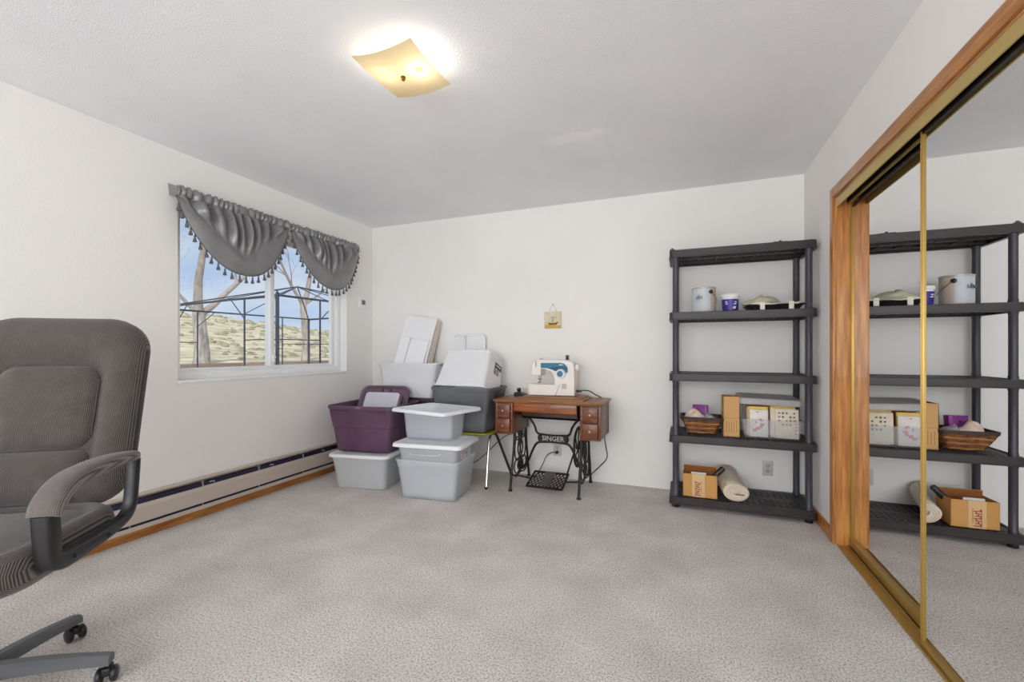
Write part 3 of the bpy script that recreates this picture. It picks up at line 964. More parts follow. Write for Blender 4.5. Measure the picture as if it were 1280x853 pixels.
MB().b2((-0.275, -0.200, 0.640), (0.250, -0.180, ZT - 0.024), 0.003).obj('apron', TA, tb_)
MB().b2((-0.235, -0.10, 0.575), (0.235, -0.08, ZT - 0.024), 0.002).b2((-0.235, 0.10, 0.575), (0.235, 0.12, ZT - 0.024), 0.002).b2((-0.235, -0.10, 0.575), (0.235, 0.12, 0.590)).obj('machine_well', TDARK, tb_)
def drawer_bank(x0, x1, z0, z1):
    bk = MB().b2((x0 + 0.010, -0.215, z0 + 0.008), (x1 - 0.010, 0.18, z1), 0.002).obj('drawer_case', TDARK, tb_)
    m = MB()
    for xx in (x0, x1 - 0.012):
        m.b2((xx, -0.205, z0 + 0.012), (xx + 0.012, 0.165, z1), 0.003)
        m.b2((xx - 0.003, 0.16, z0), (xx + 0.015, 0.182, z1), 0.004)
        m.b2((xx - 0.003, -0.222, z0), (xx + 0.015, -0.205, z1), 0.004)
    m.b2((x0, -0.225, z0), (x1, 0.18, z0 + 0.012), 0.003)
    m.obj('side_panel', TD, tb_)
    hz = (z1 - z0 - 0.02) / 2
    for k in range(2):
        zz = z0 + 0.012 + k * (hz + 0.004)
        dr = MB().box(((x0 + x1) / 2, -0.222, zz + hz / 2), (x1 - x0 - 0.034, 0.024, hz - 0.006), 0.006).obj('drawer_front', TD, tb_)
        MB().box(((x0 + x1) / 2, -0.2335, zz + hz / 2), (x1 - x0 - 0.062, 0.004, hz - 0.034), 0.0015).obj('drawer_panel', TD, dr)
        MB().lathe([(0.0, 0.022), (0.007, 0.021), (0.010, 0.015), (0.008, 0.009), (0.004, 0.006), (0.004, 0.0)], 14, T((x0 + x1) / 2, -0.233, zz + hz / 2) @ Rx(PI / 2)).obj('knob', KNOB, dr)
drawer_bank(-0.420, -0.275, 0.455, ZT - 0.024)
drawer_bank(0.285, 0.435, 0.450, ZT - 0.024)

# iron side frames: two legs, feet and openwork scrolls between them
def iron_side(xs, sgn):
    m = MB()
    for yt, yb in ((-0.14, -0.235), (0.14, 0.225)):
        m.tube(smooth_path([(xs, yt, ZT - 0.03), (xs, yt * 1.02, 0.56), (xs, yt * 1.08, 0.36), (xs, yb * 0.86, 0.15), (xs, yb, 0.01)], 6), [0.012] * 8 + [0.010] * 9 + [0.011] * 8, 8)
        m.lathe([(0.016, 0.0), (0.018, 0.008), (0.012, 0.014), (0.010, 0.03)], 12, T(xs, yb, 0))
    m.b2((xs - 0.012, -0.15, ZT - 0.036), (xs + 0.012, 0.15, ZT - 0.024))
    m.obj('iron_leg_frame', IRON, tb_)
    m = MB()
    # interlaced loops filling the frame
    for k, (zc, hz_) in enumerate(((0.60, 0.07), (0.47, 0.09), (0.31, 0.10), (0.165, 0.06))):
        wdt = 0.115 + 0.012 * k
        for off in (-0.5, 0.5):
            pts = [(xs, off * wdt + 0.5 * wdt * 0.92 * math.cos(a), zc + hz_ * math.sin(a)) for a in [2 * PI * q / 18 for q in range(18)]]
            m.tube(pts, 0.0055, 6, close=True)
        pts = [(xs, wdt * 0.42 * math.cos(a), zc + hz_ * 0.75 * math.sin(a)) for a in [2 * PI * q / 18 for q in range(18)]]
        m.tube(pts, 0.0055, 6, close=True)
    for s in (-1, 1):
        m.tube(smooth_path([(xs, 0.0, 0.68), (xs, s * 0.05, 0.58), (xs, -s * 0.05, 0.44), (xs, s * 0.06, 0.30), (xs, -s * 0.04, 0.18), (xs, s * 0.02, 0.10)], 6), 0.006, 6)
        m.tube(smooth_path([(xs, s * 0.17, 0.115), (xs, s * 0.10, 0.085), (xs, 0.0, 0.10)], 5), 0.007, 6)
    m.obj('iron_scrollwork', IRON, tb_)
iron_side(-0.285, -1)
iron_side(0.275, 1)
# brace with the maker's name
m = MB()
yb0 = 0.02
for s in (-1, 1):
    xe = 0.285 if s > 0 else -0.292
    m.tube(smooth_path([(s * 0.245, yb0, 0.575), (s * 0.205, yb0, 0.555), (s * 0.165, yb0, 0.50), (s * 0.145, yb0, 0.445), (s * 0.118, yb0, 0.425)], 5), 0.010, 8)
    m.tube([(xe, yb0, 0.60), (s * 0.245, yb0, 0.575)], 0.010, 8)
    m.tube(smooth_path([(s * 0.115, yb0, 0.362), (s * 0.150, yb0, 0.340), (s * 0.185, yb0, 0.275), (s * 0.225, yb0, 0.185), (xe, yb0, 0.115)], 5), 0.010, 8)
    m.tube([(s * 0.118, yb0, 0.428), (s * 0.128, yb0, 0.395), (s * 0.115, yb0, 0.360)], 0.010, 8)
m.tube(smooth_path([(-0.12, yb0, 0.428), (0, yb0, 0.422), (0.12, yb0, 0.428)], 5), 0.009, 8)
m.tube(smooth_path([(-0.118, yb0, 0.360), (0, yb0, 0.368), (0.118, yb0, 0.360)], 5), 0.009, 8)
m.b2((-0.118, yb0 - 0.003, 0.362), (0.118, yb0 + 0.003, 0.426))
brace = m.obj('iron_brace', IRON, tb_)
tmx = T(0.0, yb0 - 0.0045, 0.3945) @ Rx(PI / 2)
text_mesh('SINGER', 0.058, 0.0012, 'brace_lettering', mat('letter_grey', (186, 184, 178), 0.6), brace, tmx, 0.0006)
# flywheel
m = MB()
wx, wz = 0.205, 0.335
pts = [(wx, 0.07 + 0.160 * math.cos(a), wz + 0.160 * math.sin(a)) for a in [2 * PI * q / 32 for q in range(32)]]
m.tube(pts, 0.010, 8, close=True)
m.lathe([(0.022, -0.02), (0.022, 0.02)], 14, T(wx, 0.07, wz) @ Ry(PI / 2))
for q in range(6):
    a = 2 * PI * q / 6 + 0.3
    m.tube(smooth_path([(wx, 0.07, wz), (wx, 0.07 + 0.08 * math.cos(a + 0.25), wz + 0.08 * math.sin(a + 0.25)), (wx, 0.07 + 0.158 * math.cos(a), wz + 0.158 * math.sin(a))], 4), 0.006, 6)
m.obj('flywheel', IRON, tb_)
MB().tube([(wx, 0.07, wz), (0.275, 0.07, wz)], 0.008, 8).obj('axle', IRON, tb_)
MB().tube(smooth_path([(wx - 0.02, 0.03, wz - 0.02), (wx - 0.05, -0.02, 0.20), (0.13, -0.06, 0.09)], 5), 0.007, 8).obj('pitman_rod', IRON, tb_)
MB().tube(smooth_path([(0.19, 0.02, 0.60), (0.20, -0.02, 0.64), (0.235, -0.05, 0.66)], 5), 0.005, 6).lathe([(0.012, -0.008), (0.012, 0.008)], 10, T(0.205, 0.0, 0.655) @ Ry(PI / 2)).obj('belt_lever', STEEL, tb_)
# treadle plate
TM = T(-0.005, -0.115, 0.085) @ Rx(R(15))
m = MB()
m.box((0, -0.115, 0), (0.30, 0.012, 0.016), 0.003, TM).box((0, 0.115, 0), (0.30, 0.012, 0.016), 0.003, TM)
m.box((-0.145, 0, 0), (0.012, 0.24, 0.016), 0.003, TM).box((0.145, 0, 0), (0.012, 0.24, 0.016), 0.003, TM)
tp = m.obj('treadle_plate', IRON, tb_)
m = MB()
for q in range(-5, 6):
    for s in (-1, 1):
        x0, x1 = q * 0.03 - s * 0.06, q * 0.03 + s * 0.06
        y0_, y1_ = -0.112, 0.112
        def clampx(x, y, xo, yo):
            return (max(-0.142, min(0.142, x)), y)
        n_ = 10
        pp = [(x0 + (x1 - x0) * k / n_, y0_ + (y1_ - y0_) * k / n_) for k in range(n_ + 1)]
        pp = [p for p in pp if abs(p[0]) <= 0.143]
        if len(pp) > 1:
            m.tube([(p[0], p[1], 0) for p in pp], 0.0042, 5, TM)
m.obj('treadle_lattice', IRON, tp)
MB().box((-0.005, 0.005, 0.010), (0.085, 0.20, 0.008), 0.002, TM).obj('treadle_pad', mat('pad_metal', (112, 108, 106), 0.45, 0.4), tp)
for pa, pb in (((-0.285, -0.115, 0.10), (-0.145, -0.115, 0.085)), ((0.145, -0.115, 0.085), (0.275, -0.115, 0.10))):
    MB().tube([pa, pb], 0.008, 8).obj('treadle_pivot', IRON, tb_)

# ================================================================== SEWING MACHINE
SW = mat('machine_white', (236, 230, 224), 0.35)
SWC = mat('machine_front', (240, 238, 238), 0.3)
TEAL = mat('machine_teal', (24, 116, 142), 0.3)
sm = thing('sewing_machine', 'white and teal electric sewing machine on the treadle table', 'sewing machine', (-1.200, 3.545, ZT + 0.0255))
outl = [(0.0, 0.006), (0.0, 0.088), (0.006, 0.094), (0.150, 0.094), (0.212, 0.094), (0.219, 0.120), (0.214, 0.158), (0.198, 0.188), (0.170, 0.208), (0.140, 0.218), (0.100, 0.224),
        (0.098, 0.172), (0.092, 0.165), (0.026, 0.168), (0.020, 0.174), (0.020, 0.236), (0.028, 0.266), (0.048, 0.288), (0.074, 0.297), (0.20, 0.299), (0.305, 0.296), (0.350, 0.288), (0.374, 0.270),
        (0.382, 0.240), (0.385, 0.10), (0.385, 0.012), (0.379, 0.004), (0.006, 0.004)]
ob = MB().prism(outl, -0.065, 0.065).obj('body', SW, sm)
bv = ob.modifiers.new('bevel', 'BEVEL')
bv.width = 0.010
bv.segments = 3
bv.limit_method = 'ANGLE'
bv.angle_limit = R(60)
MB().prism([(0.0, 0.006), (0.0, 0.080), (0.008, 0.0935), (0.262, 0.0935), (0.262, 0.086), (0.236, 0.030), (0.224, 0.006)], -0.082, -0.060).obj('free_arm_box', SW, sm)
tealp = [(0.100, 0.272), (0.270, 0.274), (0.300, 0.268), (0.322, 0.250), (0.330, 0.232), (0.331, 0.196), (0.318, 0.190), (0.298, 0.212), (0.262, 0.218), (0.240, 0.206), (0.222, 0.206), (0.200, 0.217), (0.160, 0.228), (0.100, 0.232)]
pnl = MB().prism(tealp, -0.0695, -0.064).obj('teal_panel', TEAL, sm)
MB().prism([(0.160, 0.230), (0.205, 0.2205), (0.226, 0.2115), (0.238, 0.214), (0.262, 0.224), (0.300, 0.222), (0.326, 0.206), (0.326, 0.236), (0.300, 0.246), (0.22, 0.240)], -0.0703, -0.0690).obj('dark_band', mat('machine_dark_teal', (12, 72, 104), 0.3), pnl)
MB().box((0.272, -0.0700, 0.258), (0.030, 0.001, 0.006)).obj('badge', WHITEP, pnl)
DM = T(0.272, -0.064, 0.185) @ Rx(PI / 2)
dial = MB().lathe([(0.040, 0.0), (0.040, 0.008), (0.038, 0.012), (0.034, 0.022), (0.0, 0.022)], 28, DM).obj('stitch_dial', SWC, sm)
MB().lathe([(0.026, 0.020), (0.025, 0.026), (0.0, 0.027)], 24, DM @ T(-0.002, 0, 0)).obj('dial_cap', TEAL, dial)
MB().box((0.300, -0.067, 0.082), (0.036, 0.006, 0.042), 0.002).obj('reverse_lever', mat('machine_grey', (188, 186, 186), 0.4), sm)
MB().lathe([(0.026, 0.0), (0.028, 0.006), (0.028, 0.020), (0.022, 0.026), (0.0, 0.026)], 24, T(0.383, 0.0, 0.232) @ Ry(PI / 2)).obj('hand_wheel', SWC, sm)
MB().lathe([(0.004, 0.0), (0.004, 0.05)], 8, T(0.305, 0.02, 0.29)).obj('spool_pin', STEEL, sm)
MB().lathe([(0.014, 0.006), (0.017, 0.008), (0.017, 0.010), (0.013, 0.012), (0.013, 0.036), (0.017, 0.038), (0.017, 0.042), (0.005, 0.043)], 16, T(0.305, 0.02, 0.293)).obj('thread_spool', mat('thread_dark', (74, 68, 52), 0.7), sm)
m = MB()
m.lathe([(0.004, 0.0), (0.004, 0.075)], 8, T(0.066, 0.0, 0.103))
m.lathe([(0.010, 0.0), (0.010, 0.012)], 10, T(0.066, 0.0, 0.128))
m.obj('needle_bar', STEEL, sm)
MB().tube([(0.050, 0, 0.104), (0.074, -0.014, 0.104), (0.086, -0.016, 0.110)], 0.003, 6).tube([(0.080, 0, 0.17), (0.080, 0, 0.105)], 0.004, 8).obj('presser_foot', STEEL, sm)
MB().box((0.056, -0.066, 0.262), (0.010, 0.004, 0.045), 0.002).obj('thread_slot', mat('slot_pink', (176, 150, 150), 0.5), sm)
MB().tube([(0.075, 0.0, 0.294), (0.080, -0.01, 0.306), (0.095, -0.01, 0.308), (0.100, 0.0, 0.296)], 0.0025, 6).obj('thread_guide', STEEL, sm)
MB().box((0.075, -0.066, 0.06), (0.14, 0.0, 0.001)).obj('seam_line', STEEL, sm, smooth=False)
# foot pedal and cords
fp = thing('foot_pedal', 'black foot pedal lying on the left of the treadle table top', 'foot pedal', (-1.325, 3.615, ZT))
m = MB()
m.prism([(-0.055, 0.0), (0.055, 0.0), (0.055, 0.012), (-0.020, 0.042), (-0.055, 0.030)], -0.035, 0.035)
m.obj('body', BLACK, fp)
MB().lathe([(0.012, 0.0), (0.020, 0.02), (0.016, 0.034), (0.0, 0.036)], 12, T(-0.02, 0, 0.036)).obj('knob', BLACK, fp)
MB().tube(smooth_path([(0.05, 0, 0.008), (0.075, -0.02, 0.010), (0.095, -0.01, 0.02)], 5), 0.005, 6).obj('strain_relief', BLACK, fp)
pc = thing('power_cord', 'black cord leaving the sewing machine and hanging down beside the right drawers', 'cord', (-0.60, 3.75, 0))
def rel(pts, o): return [(p[0] - o[0], p[1] - o[1], p[2] - o[2]) for p in pts]
MB().tube(smooth_path(rel([(-0.812, 3.56, 0.800), (-0.770, 3.58, 0.806), (-0.715, 3.60, 0.800), (-0.672, 3.63, 0.768), (-0.655, 3.72, 0.744), (-0.640, 3.755, 0.70), (-0.628, 3.766, 0.45), (-0.610, 3.766, 0.32), (-0.600, 3.766, 0.22), (-0.660, 3.766, 0.14), (-0.735, 3.766, 0.06), (-0.75, 3.75, 0.006)], (-0.60, 3.75, 0)), 6), 0.0042, 7).obj('cable', BLACK, pc)
MB().box((-0.195, -0.19, 0.80), (0.045, 0.02, 0.018), 0.004).obj('connector', BLACK, pc)
pg = thing('plug_cord', 'black plug in the wall outlet behind the treadle with its drooping cord', 'cord', (-1.040, YB - 0.0105, 0.229))
MB().lathe([(0.013, 0.0), (0.014, 0.016), (0.008, 0.028), (0.0, 0.029)], 14, Rx(PI / 2)).obj('plug', BLACK, pg)
MB().tube(smooth_path([(0, -0.024, 0), (-0.04, -0.03, 0.0), (-0.085, -0.04, -0.03), (-0.115, -0.06, -0.10), (-0.150, -0.07, -0.17), (-0.19, -0.08, -0.224)], 6), 0.004, 7).obj('cable', BLACK, pg)
# ================================================================== SHELF UNIT
SH = mat('shelf_plastic', (50, 44, 46), 0.45, col2=(58, 50, 50), scale=5)
SP = mat('shelf_post_plastic', (60, 60, 70), 0.42)
sx0, sx1, sy0, sy1 = -0.090, 0.822, 3.352, 3.768
sw, sd = sx1 - sx0, sy1 - sy0
su = thing('shelf_unit', 'tall black plastic five tier shelf unit in the corner', 'shelf', ((sx0 + sx1) / 2, (sy0 + sy1) / 2, 0))
ZTOP = [0.083, 0.526, 0.970, 1.412, 1.861]
RIM = 0.053
m = MB()
rings = [rrect(sw - 0.05, sd - 0.05, 0.02, -RIM), rrect(sw, sd, 0.03, -RIM), rrect(sw, sd, 0.03, -RIM + 0.006), rrect(sw - 0.006, sd - 0.006, 0.03, -RIM + 0.008), rrect(sw - 0.006, sd - 0.006, 0.03, -0.003),
         rrect(sw - 0.012, sd - 0.012, 0.03, 0.0), rrect(sw - 0.036, sd - 0.036, 0.02, 0.0), rrect(sw - 0.04, sd - 0.04, 0.02, -0.008)]
m.loft(rings, close=True)
fx, fy = sw - 0.038, sd - 0.038
z0_, z1_ = -0.026, -0.006
nx = 22
for k in range(nx + 1):
    x = -fx / 2 + fx * k / nx
    m.b2((x - 0.006, -fy / 2, z0_), (x + 0.006, fy / 2, z1_))
for yy in (-0.165, -0.125, -0.085, -0.045, 0.045, 0.085, 0.125, 0.165):
    m.b2((-fx / 2, yy - 0.006, z0_ + 0.001), (fx / 2, yy + 0.006, z1_ + 0.001))
m.b2((-fx / 2, -0.020, z0_ - 0.012), (fx / 2, 0.020, z1_ + 0.002))
for s in (-1, 1):
    m.b2((s * fx / 2 - s * 0.0, -fy / 2, z0_), (s * fx / 2 - s * 0.05, fy / 2, z1_))
    m.b2((-fx / 2, s * 0.105 - 0.003, -RIM + 0.004), (fx / 2, s * 0.105 + 0.003, z0_))
for k in range(7):
    x = -fx / 2 + fx * (k + 0.5) / 7
    m.b2((x - 0.002, -fy / 2, -RIM + 0.010), (x + 0.002, fy / 2, z0_))
deck = m.obj('shelf_deck', SH, su, loc=(0, 0, ZTOP[0]))
for z in ZTOP[1:]:
    inst(deck, loc=(0, 0, z), parent=su)
px_, py_ = sw / 2 - 0.045, sd / 2 - 0.038
for a in (-1, 1):
    for b in (-1, 1):
        MB().lathe([(0.016, 0.0), (0.024, 0.004), (0.024, ZTOP[0] - RIM + 0.002)], 14, T(a * px_, b * py_, 0)).obj('foot', BLACK, su)
        for k in range(4):
            za, zb = ZTOP[k] - 0.004, ZTOP[k + 1] - RIM + 0.004
            MB().lathe([(0.0225, za), (0.0225, za + 0.02), (0.0205, za + 0.024), (0.0205, zb - 0.02), (0.0225, zb - 0.016), (0.0225, zb)], 16, T(a * px_, b * py_, 0)).obj('post', SP, su)
# loose spare connectors lying on the top tier
for k, (cx, cyy, rr_) in enumerate(((-0.068, 3.40, 0.5), (0.62, 3.42, 0.1))):
    o = thing('shelf_connector', ('small grey plastic connector on the left end of the top shelf', 'small dark plastic connector on the right of the top shelf')[k], 'connector', (cx, cyy, ZTOP[4]), rr_)
    MB().box((0, 0, 0.008), (0.09 if k else 0.03, 0.03, 0.012), 0.003).obj('bar', DGREY if k == 0 else SH, o)
    MB().lathe([(0.008, 0.012), (0.008, 0.022), (0.004, 0.023)], 10).obj('pin', DGREY if k == 0 else SH, o)

# ---- tier 4: paint can, spackle tub, paint tray with green bundle
Z4 = ZTOP[3]
can = thing('paint_can', 'silver paint can with grey blue label on the upper shelf', 'paint can', (0.148, 3.52, Z4))
MB().lathe([(0.079, 0.0), (0.082, 0.003), (0.080, 0.008), (0.080, 0.174), (0.083, 0.178), (0.083, 0.184), (0.078, 0.186), (0.074, 0.180), (0.0, 0.180)], 36).obj('body', mat('can_metal', (196, 190, 184), 0.4, 0.4), can)
def band(r, z0, z1, a0, a1, n=20):
    vs, fs = [], []
    for k in range(n + 1):
        a = R(a0 + (a1 - a0) * k / n)
        for rr_, z in ((r, z0), (r, z1), (r + 0.0006, z1), (r + 0.0006, z0)):
            vs.append((rr_ * math.cos(a), rr_ * math.sin(a), z))
    for k in range(n):
        for j in range(4):
            q = (j + 1) % 4
            fs.append((k * 4 + j, k * 4 + q, k * 4 + 4 + q, k * 4 + 4 + j))
    fs += [(0, 1, 2, 3), (n * 4 + 3, n * 4 + 2, n * 4 + 1, n * 4)]
    return MB().add(vs, fs)
lb = band(0.0803, 0.014, 0.172, 165, 300).obj('label', mat('can_label', (196, 201, 206), 0.5, col2=(208, 212, 216), scale=12), can)
band(0.0803, 0.014, 0.172, 300, 345).obj('label_panel', mat('can_label_tan', (198, 182, 168), 0.5), can)
m = MB()
for k in range(5):
    m.b2((-0.055 + 0.009 * k, -0.083, 0.098 + 0.004 * (k % 2)), (-0.050 + 0.009 * k, -0.060, 0.112 + 0.008 * (k % 3)))
m.obj('scrawled_writing', mat('can_writing', (112, 124, 140), 0.6), lb)
MB().lathe([(0.014, 0.0), (0.014, 0.008), (0.008, 0.012), (0.0, 0.012)], 16, Rz(R(-58)) @ T(0.079, 0, 0.148) @ Ry(PI / 2)).obj('handle_ear', BLACK, can)
aa = [R(-58 + 116 * 0) ]
pts = []
for k in range(13):
    a = R(-58 + 180 * k / 12)
    pts.append((0.088 * math.cos(a), 0.088 * math.sin(a), 0.148 - 0.075 * math.sin(PI * k / 12)))
MB().tube(pts, 0.0018, 6).obj('wire_handle', STEEL, can)

tub_ = thing('spackle_tub', 'small white tub with blue label beside the paint can', 'tub', (0.322, 3.50, Z4))
MB().lathe([(0.046, 0.0), (0.050, 0.003), (0.056, 0.100), (0.056, 0.104)], 28).obj('body', WHITEP, tub_)
MB().lathe([(0.056, 0.103), (0.062, 0.104), (0.062, 0.120), (0.060, 0.124), (0.0, 0.124)], 28).obj('lid', mat('tub_lid', (240, 236, 232), 0.4), tub_)
m = MB()
m.lathe([(0.0508, 0.006), (0.0560, 0.090)], 28, cap=False)
tl = m.obj('label', mat('blue_label', (44, 48, 150), 0.4, col2=(62, 44, 130), scale=16), tub_)
m = MB()
for k, (zz, x0, x1) in enumerate(((0.066, -0.036, -0.004), (0.066, 0.004, 0.036), (0.052, -0.034, -0.010), (0.052, 0.006, 0.034), (0.030, 0.008, 0.032), (0.022, 0.006, 0.030))):
    yq = -math.sqrt(max(0.0, (0.0508 + 0.062 * zz) ** 2 - max(abs(x0), abs(x1)) ** 2)) - 0.008
    m.b2((x0, yq, zz), (x1, yq + 0.010, zz + 0.007))
m.obj('label_lettering', mat('label_white', (226, 214, 226), 0.5), tl)

tr_ = thing('paint_tray', 'black paint tray with cream plastic liner and two white straps on the upper shelf', 'tray', (0.595, 3.53, Z4))
rings = [rrect(0.27, 0.20, 0.02, 0.0), rrect(0.33, 0.25, 0.03, 0.036), rrect(0.345, 0.265, 0.03, 0.038), rrect(0.345, 0.265, 0.03, 0.042), rrect(0.32, 0.24, 0.03, 0.040), rrect(0.265, 0.195, 0.02, 0.006)]
MB().loft(rings).obj('body', mat('tray_black', (34, 32, 32), 0.4), tr_)
rnd = random.Random(5)
rings = []
for k in range(30):
    a = 2 * PI * k / 30
    ca, sa = math.cos(a), math.sin(a)
    q = (abs(ca) ** 6 + abs(sa) ** 6) ** (-1 / 6)
    j = rnd.uniform(-0.006, 0.006)
    rings.append([(0.180 * ca * q + j, 0.140 * sa * q + j, 0.040 + rnd.uniform(-0.006, 0.003)), (0.172 * ca * q, 0.132 * sa * q, 0.050 + j), (0.148 * ca * q, 0.108 * sa * q, 0.050 + j * 0.6), (0.150 * ca * q, 0.11 * sa * q, 0.043)])
MB().loft(rings, close=True).obj('liner_edge', mat('liner_cream', (222, 210, 194), 0.6), tr_)
for x in (-0.085, 0.085):
    MB().box((x, -0.134, 0.026), (0.030, 0.006, 0.056), 0.002).box((x, -0.115, 0.053), (0.030, 0.04, 0.004), 0.001).obj('strap', mat('strap_white', (236, 230, 218), 0.6), tr_)

def lump(m, sx, sy, sz, seed, amp=0.18, n=18, rows=10, mx=None, flat=True):
    rn = random.Random(seed)
    c = [(rn.uniform(1, 4), rn.uniform(1, 4), rn.uniform(0, 6), rn.uniform(0, 6)) for _ in range(5)]
    rings = []
    for i in range(rows + 1):
        th = PI * i / rows
        ring = []
        for j in range(n):
            a = 2 * PI * j / n
            k = 1 + amp * sum(math.sin(p * a * round(p) / p + r_) * math.sin(q * th + s_) for p, q, r_, s_ in [(round(c_[0]), c_[1], c_[2], c_[3]) for c_ in c]) / 2.2
            x, y, z = sx * math.sin(th) * math.cos(a) * k, sy * math.sin(th) * math.sin(a) * k, -sz * math.cos(th) * k
            if flat and z < 0: z *= 0.25
            ring.append((x, y, z))
        rings.append(ring)
    return m.loft(rings, mx=mx)
gb = thing('cloth_bundle', 'pale green wrapped bundle lying in the paint tray', 'bundle', (0.535, 3.535, Z4 + 0.052))
lump(MB(), 0.105, 0.070, 0.052, 4, 0.30).obj('wrap', mat('pale_green_wrap', (190, 190, 158), 0.7, col2=(206, 202, 180), scale=18), gb)

# ---- tier 2: basket, tall box, clear bin of patterns
Z2 = ZTOP[1]
bk = thing('wicker_basket', 'brown wicker basket with dark rim on the second shelf', 'basket', (0.132, 3.525, Z2))
WK = mat('wicker', (150, 96, 52), 0.6, col2=(96, 56, 30), scale=30)
WKD = mat('wicker_dark', (62, 46, 40), 0.6)
def bw(k): return 0.175 + 0.095 * k, 0.135 + 0.075 * k
NR = 9
MB().loft([rrect(0.165, 0.125, 0.02, 0.004), rrect(0.170, 0.130, 0.02, 0.012)]).obj('base', WKD, bk)
for q in range(NR):
    k = (q + 0.5) / NR
    w, d = bw(k)
    base_ring = rrect(w, d, 0.025, 0.010 + 0.100 * k, n=6)
    pts = []
    N_ = len(base_ring)
    for j, p in enumerate(base_ring):
        nx_ = base_ring[(j + 1) % N_]
        for s in range(5):
            t_ = s / 5
            x, y = p[0] + (nx_[0] - p[0]) * t_, p[1] + (nx_[1] - p[1]) * t_
            pts.append((x, y, p[2]))
    out = []
    for j, p in enumerate(pts):
        ang = math.atan2(p[1], p[0])
        off = 0.0035 * math.sin(ang * 14 + q * PI)
        L_ = math.hypot(p[0], p[1])
        out.append((p[0] * (1 + off / L_), p[1] * (1 + off / L_), p[2] + 0.0025 * math.sin(ang * 5 + q * 1.7)))
    MB().tube(out, 0.0068, 6, close=True).obj('strand', WK if q % 3 else mat('wicker_light', (176, 122, 72), 0.6), bk)
for sx_ in (-1, 1):
    for sy_ in (-1, 1):
        MB().tube([(sx_ * 0.082, sy_ * 0.062, 0.006), (sx_ * 0.132, sy_ * 0.102, 0.112)], 0.004, 6).obj('corner_stake', WKD, bk)
m = MB()
rr0 = [rrect(0.272, 0.212, 0.03, 0.108), rrect(0.292, 0.232, 0.035, 0.108), rrect(0.296, 0.236, 0.035, 0.128), rrect(0.276, 0.216, 0.03, 0.128)]
m.loft(rr0, close=True)
m.obj('rim', WKD, bk)
o = thing('purple_box', 'bright purple box standing in the wicker basket', 'box', (0.125, 3.56, Z2 + 0.075), R(-8))
MB().box((0, 0, 0.065), (0.105, 0.045, 0.125), 0.003, Rx(R(-8))).obj('carton', mat('bright_purple', (126, 36, 128), 0.5), o)
MB().box((0.038, -0.0235, 0.065), (0.016, 0.002, 0.118), 0.0005, Rx(R(-8))).obj('edge_band', mat('bright_purple2', (150, 66, 150), 0.5), o)
MB().lathe([(0.006, 0.0), (0.006, 0.003)], 10, Rx(R(-8)) @ T(-0.008, -0.024, 0.088) @ Rx(PI / 2)).obj('hang_hole', BLACK, o)
o = thing('fabric_scrap', 'cream and peach fabric piled in the left of the wicker basket', 'fabric', (0.085, 3.50, Z2 + 0.085))
lump(MB(), 0.075, 0.060, 0.085, 9, 0.2).obj('cloth', mat('peach_cloth', (232, 200, 178), 0.9, col2=(228, 216, 206), scale=14), o)
o = thing('fabric_scrap', 'grey plastic wrapped fabric in the right of the wicker basket', 'fabric', (0.196, 3.50, Z2 + 0.085))
lump(MB(), 0.050, 0.055, 0.065, 14, 0.22, mx=Ry(R(-20))).obj('cloth', mat('grey_cloth', (176, 172, 178), 0.5, col2=(150, 146, 152), scale=22), o)
CARD = mat('cardboard', (206, 160, 104), 0.8, col2=(214, 170, 114), scale=4)
CARDD = mat('cardboard_inside', (158, 112, 72), 0.85)
o = thing('cardboard_box', 'tall narrow cardboard box standing beside the wicker basket', 'box', (0.3235, 3.505, Z2))
m = MB()
m.b2((-0.053, -0.075, 0.001), (0.053, -0.072, 0.285)).b2((-0.053, 0.072, 0.001), (0.053, 0.075, 0.285)).b2((-0.053, -0.075, 0.001), (-0.050, 0.075, 0.285)).b2((0.050, -0.075, 0.001), (0.053, 0.075, 0.285)).b2((-0.053, -0.075, 0.0), (0.053, 0.075, 0.004))
m.obj('carton', CARD, o, smooth=False)
MB().b2((-0.052, -0.072, 0.276), (0.052, 0.073, 0.279), 0, T(0, 0, 0)).obj('top_flap', CARDD, o, smooth=False)
MB().b2((-0.0535, -0.0756, 0.132), (0.0535, -0.0746, 0.134)).obj('crease', CARDD, o, smooth=False)
m = MB()
for k in range(5):
    m.b2((-0.034 + 0.016 * k, -0.0756, 0.03), (-0.030 + 0.016 * k, -0.0749, 0.115 - 0.01 * (k % 2)))
m.obj('printing', mat('card_print', (166, 124, 74), 0.8), o, smooth=False)

o = thing('pattern_bin', 'clear plastic bin full of sewing pattern envelopes on the second shelf', 'storage bin', (0.572, 3.555, Z2))
CLEAR2 = mat('clear_bin_plastic', (232, 232, 234), 0.25, alpha=0.20)
tub(MB(), 0.335, 0.255, 0.372, 0.285, 0.135, r=0.02, th=0.003, rim=0.007, rimh=0.008).obj('body', CLEAR2, o)
l_ = lid(MB(), 0.385, 0.30, 0.046, 0.03).obj('lid', mat('grey_clear_lid', (196, 192, 190), 0.3, alpha=0.66), o, loc=(-0.01, 0.01, 0.238))
l_.rotation_euler = (R(2), R(1.5), 0)
cols = {'cream': (232, 222, 198), 'yellow': (240, 214, 120), 'white': (240, 232, 226), 'red': (178, 58, 44), 'blue': (140, 150, 190), 'pink': (226, 190, 190), 'tan': (210, 184, 140), 'orange': (226, 170, 110)}
PM = {k: mat('paper_' + k, v, 0.8, col2=tuple(max(0, c_ - 14) for c_ in v), scale=20) for k, v in cols.items()}
rnd = random.Random(21)
INK = mat('paper_ink', (120, 104, 112), 0.8)
INKR = mat('paper_rose', (212, 130, 142), 0.8)
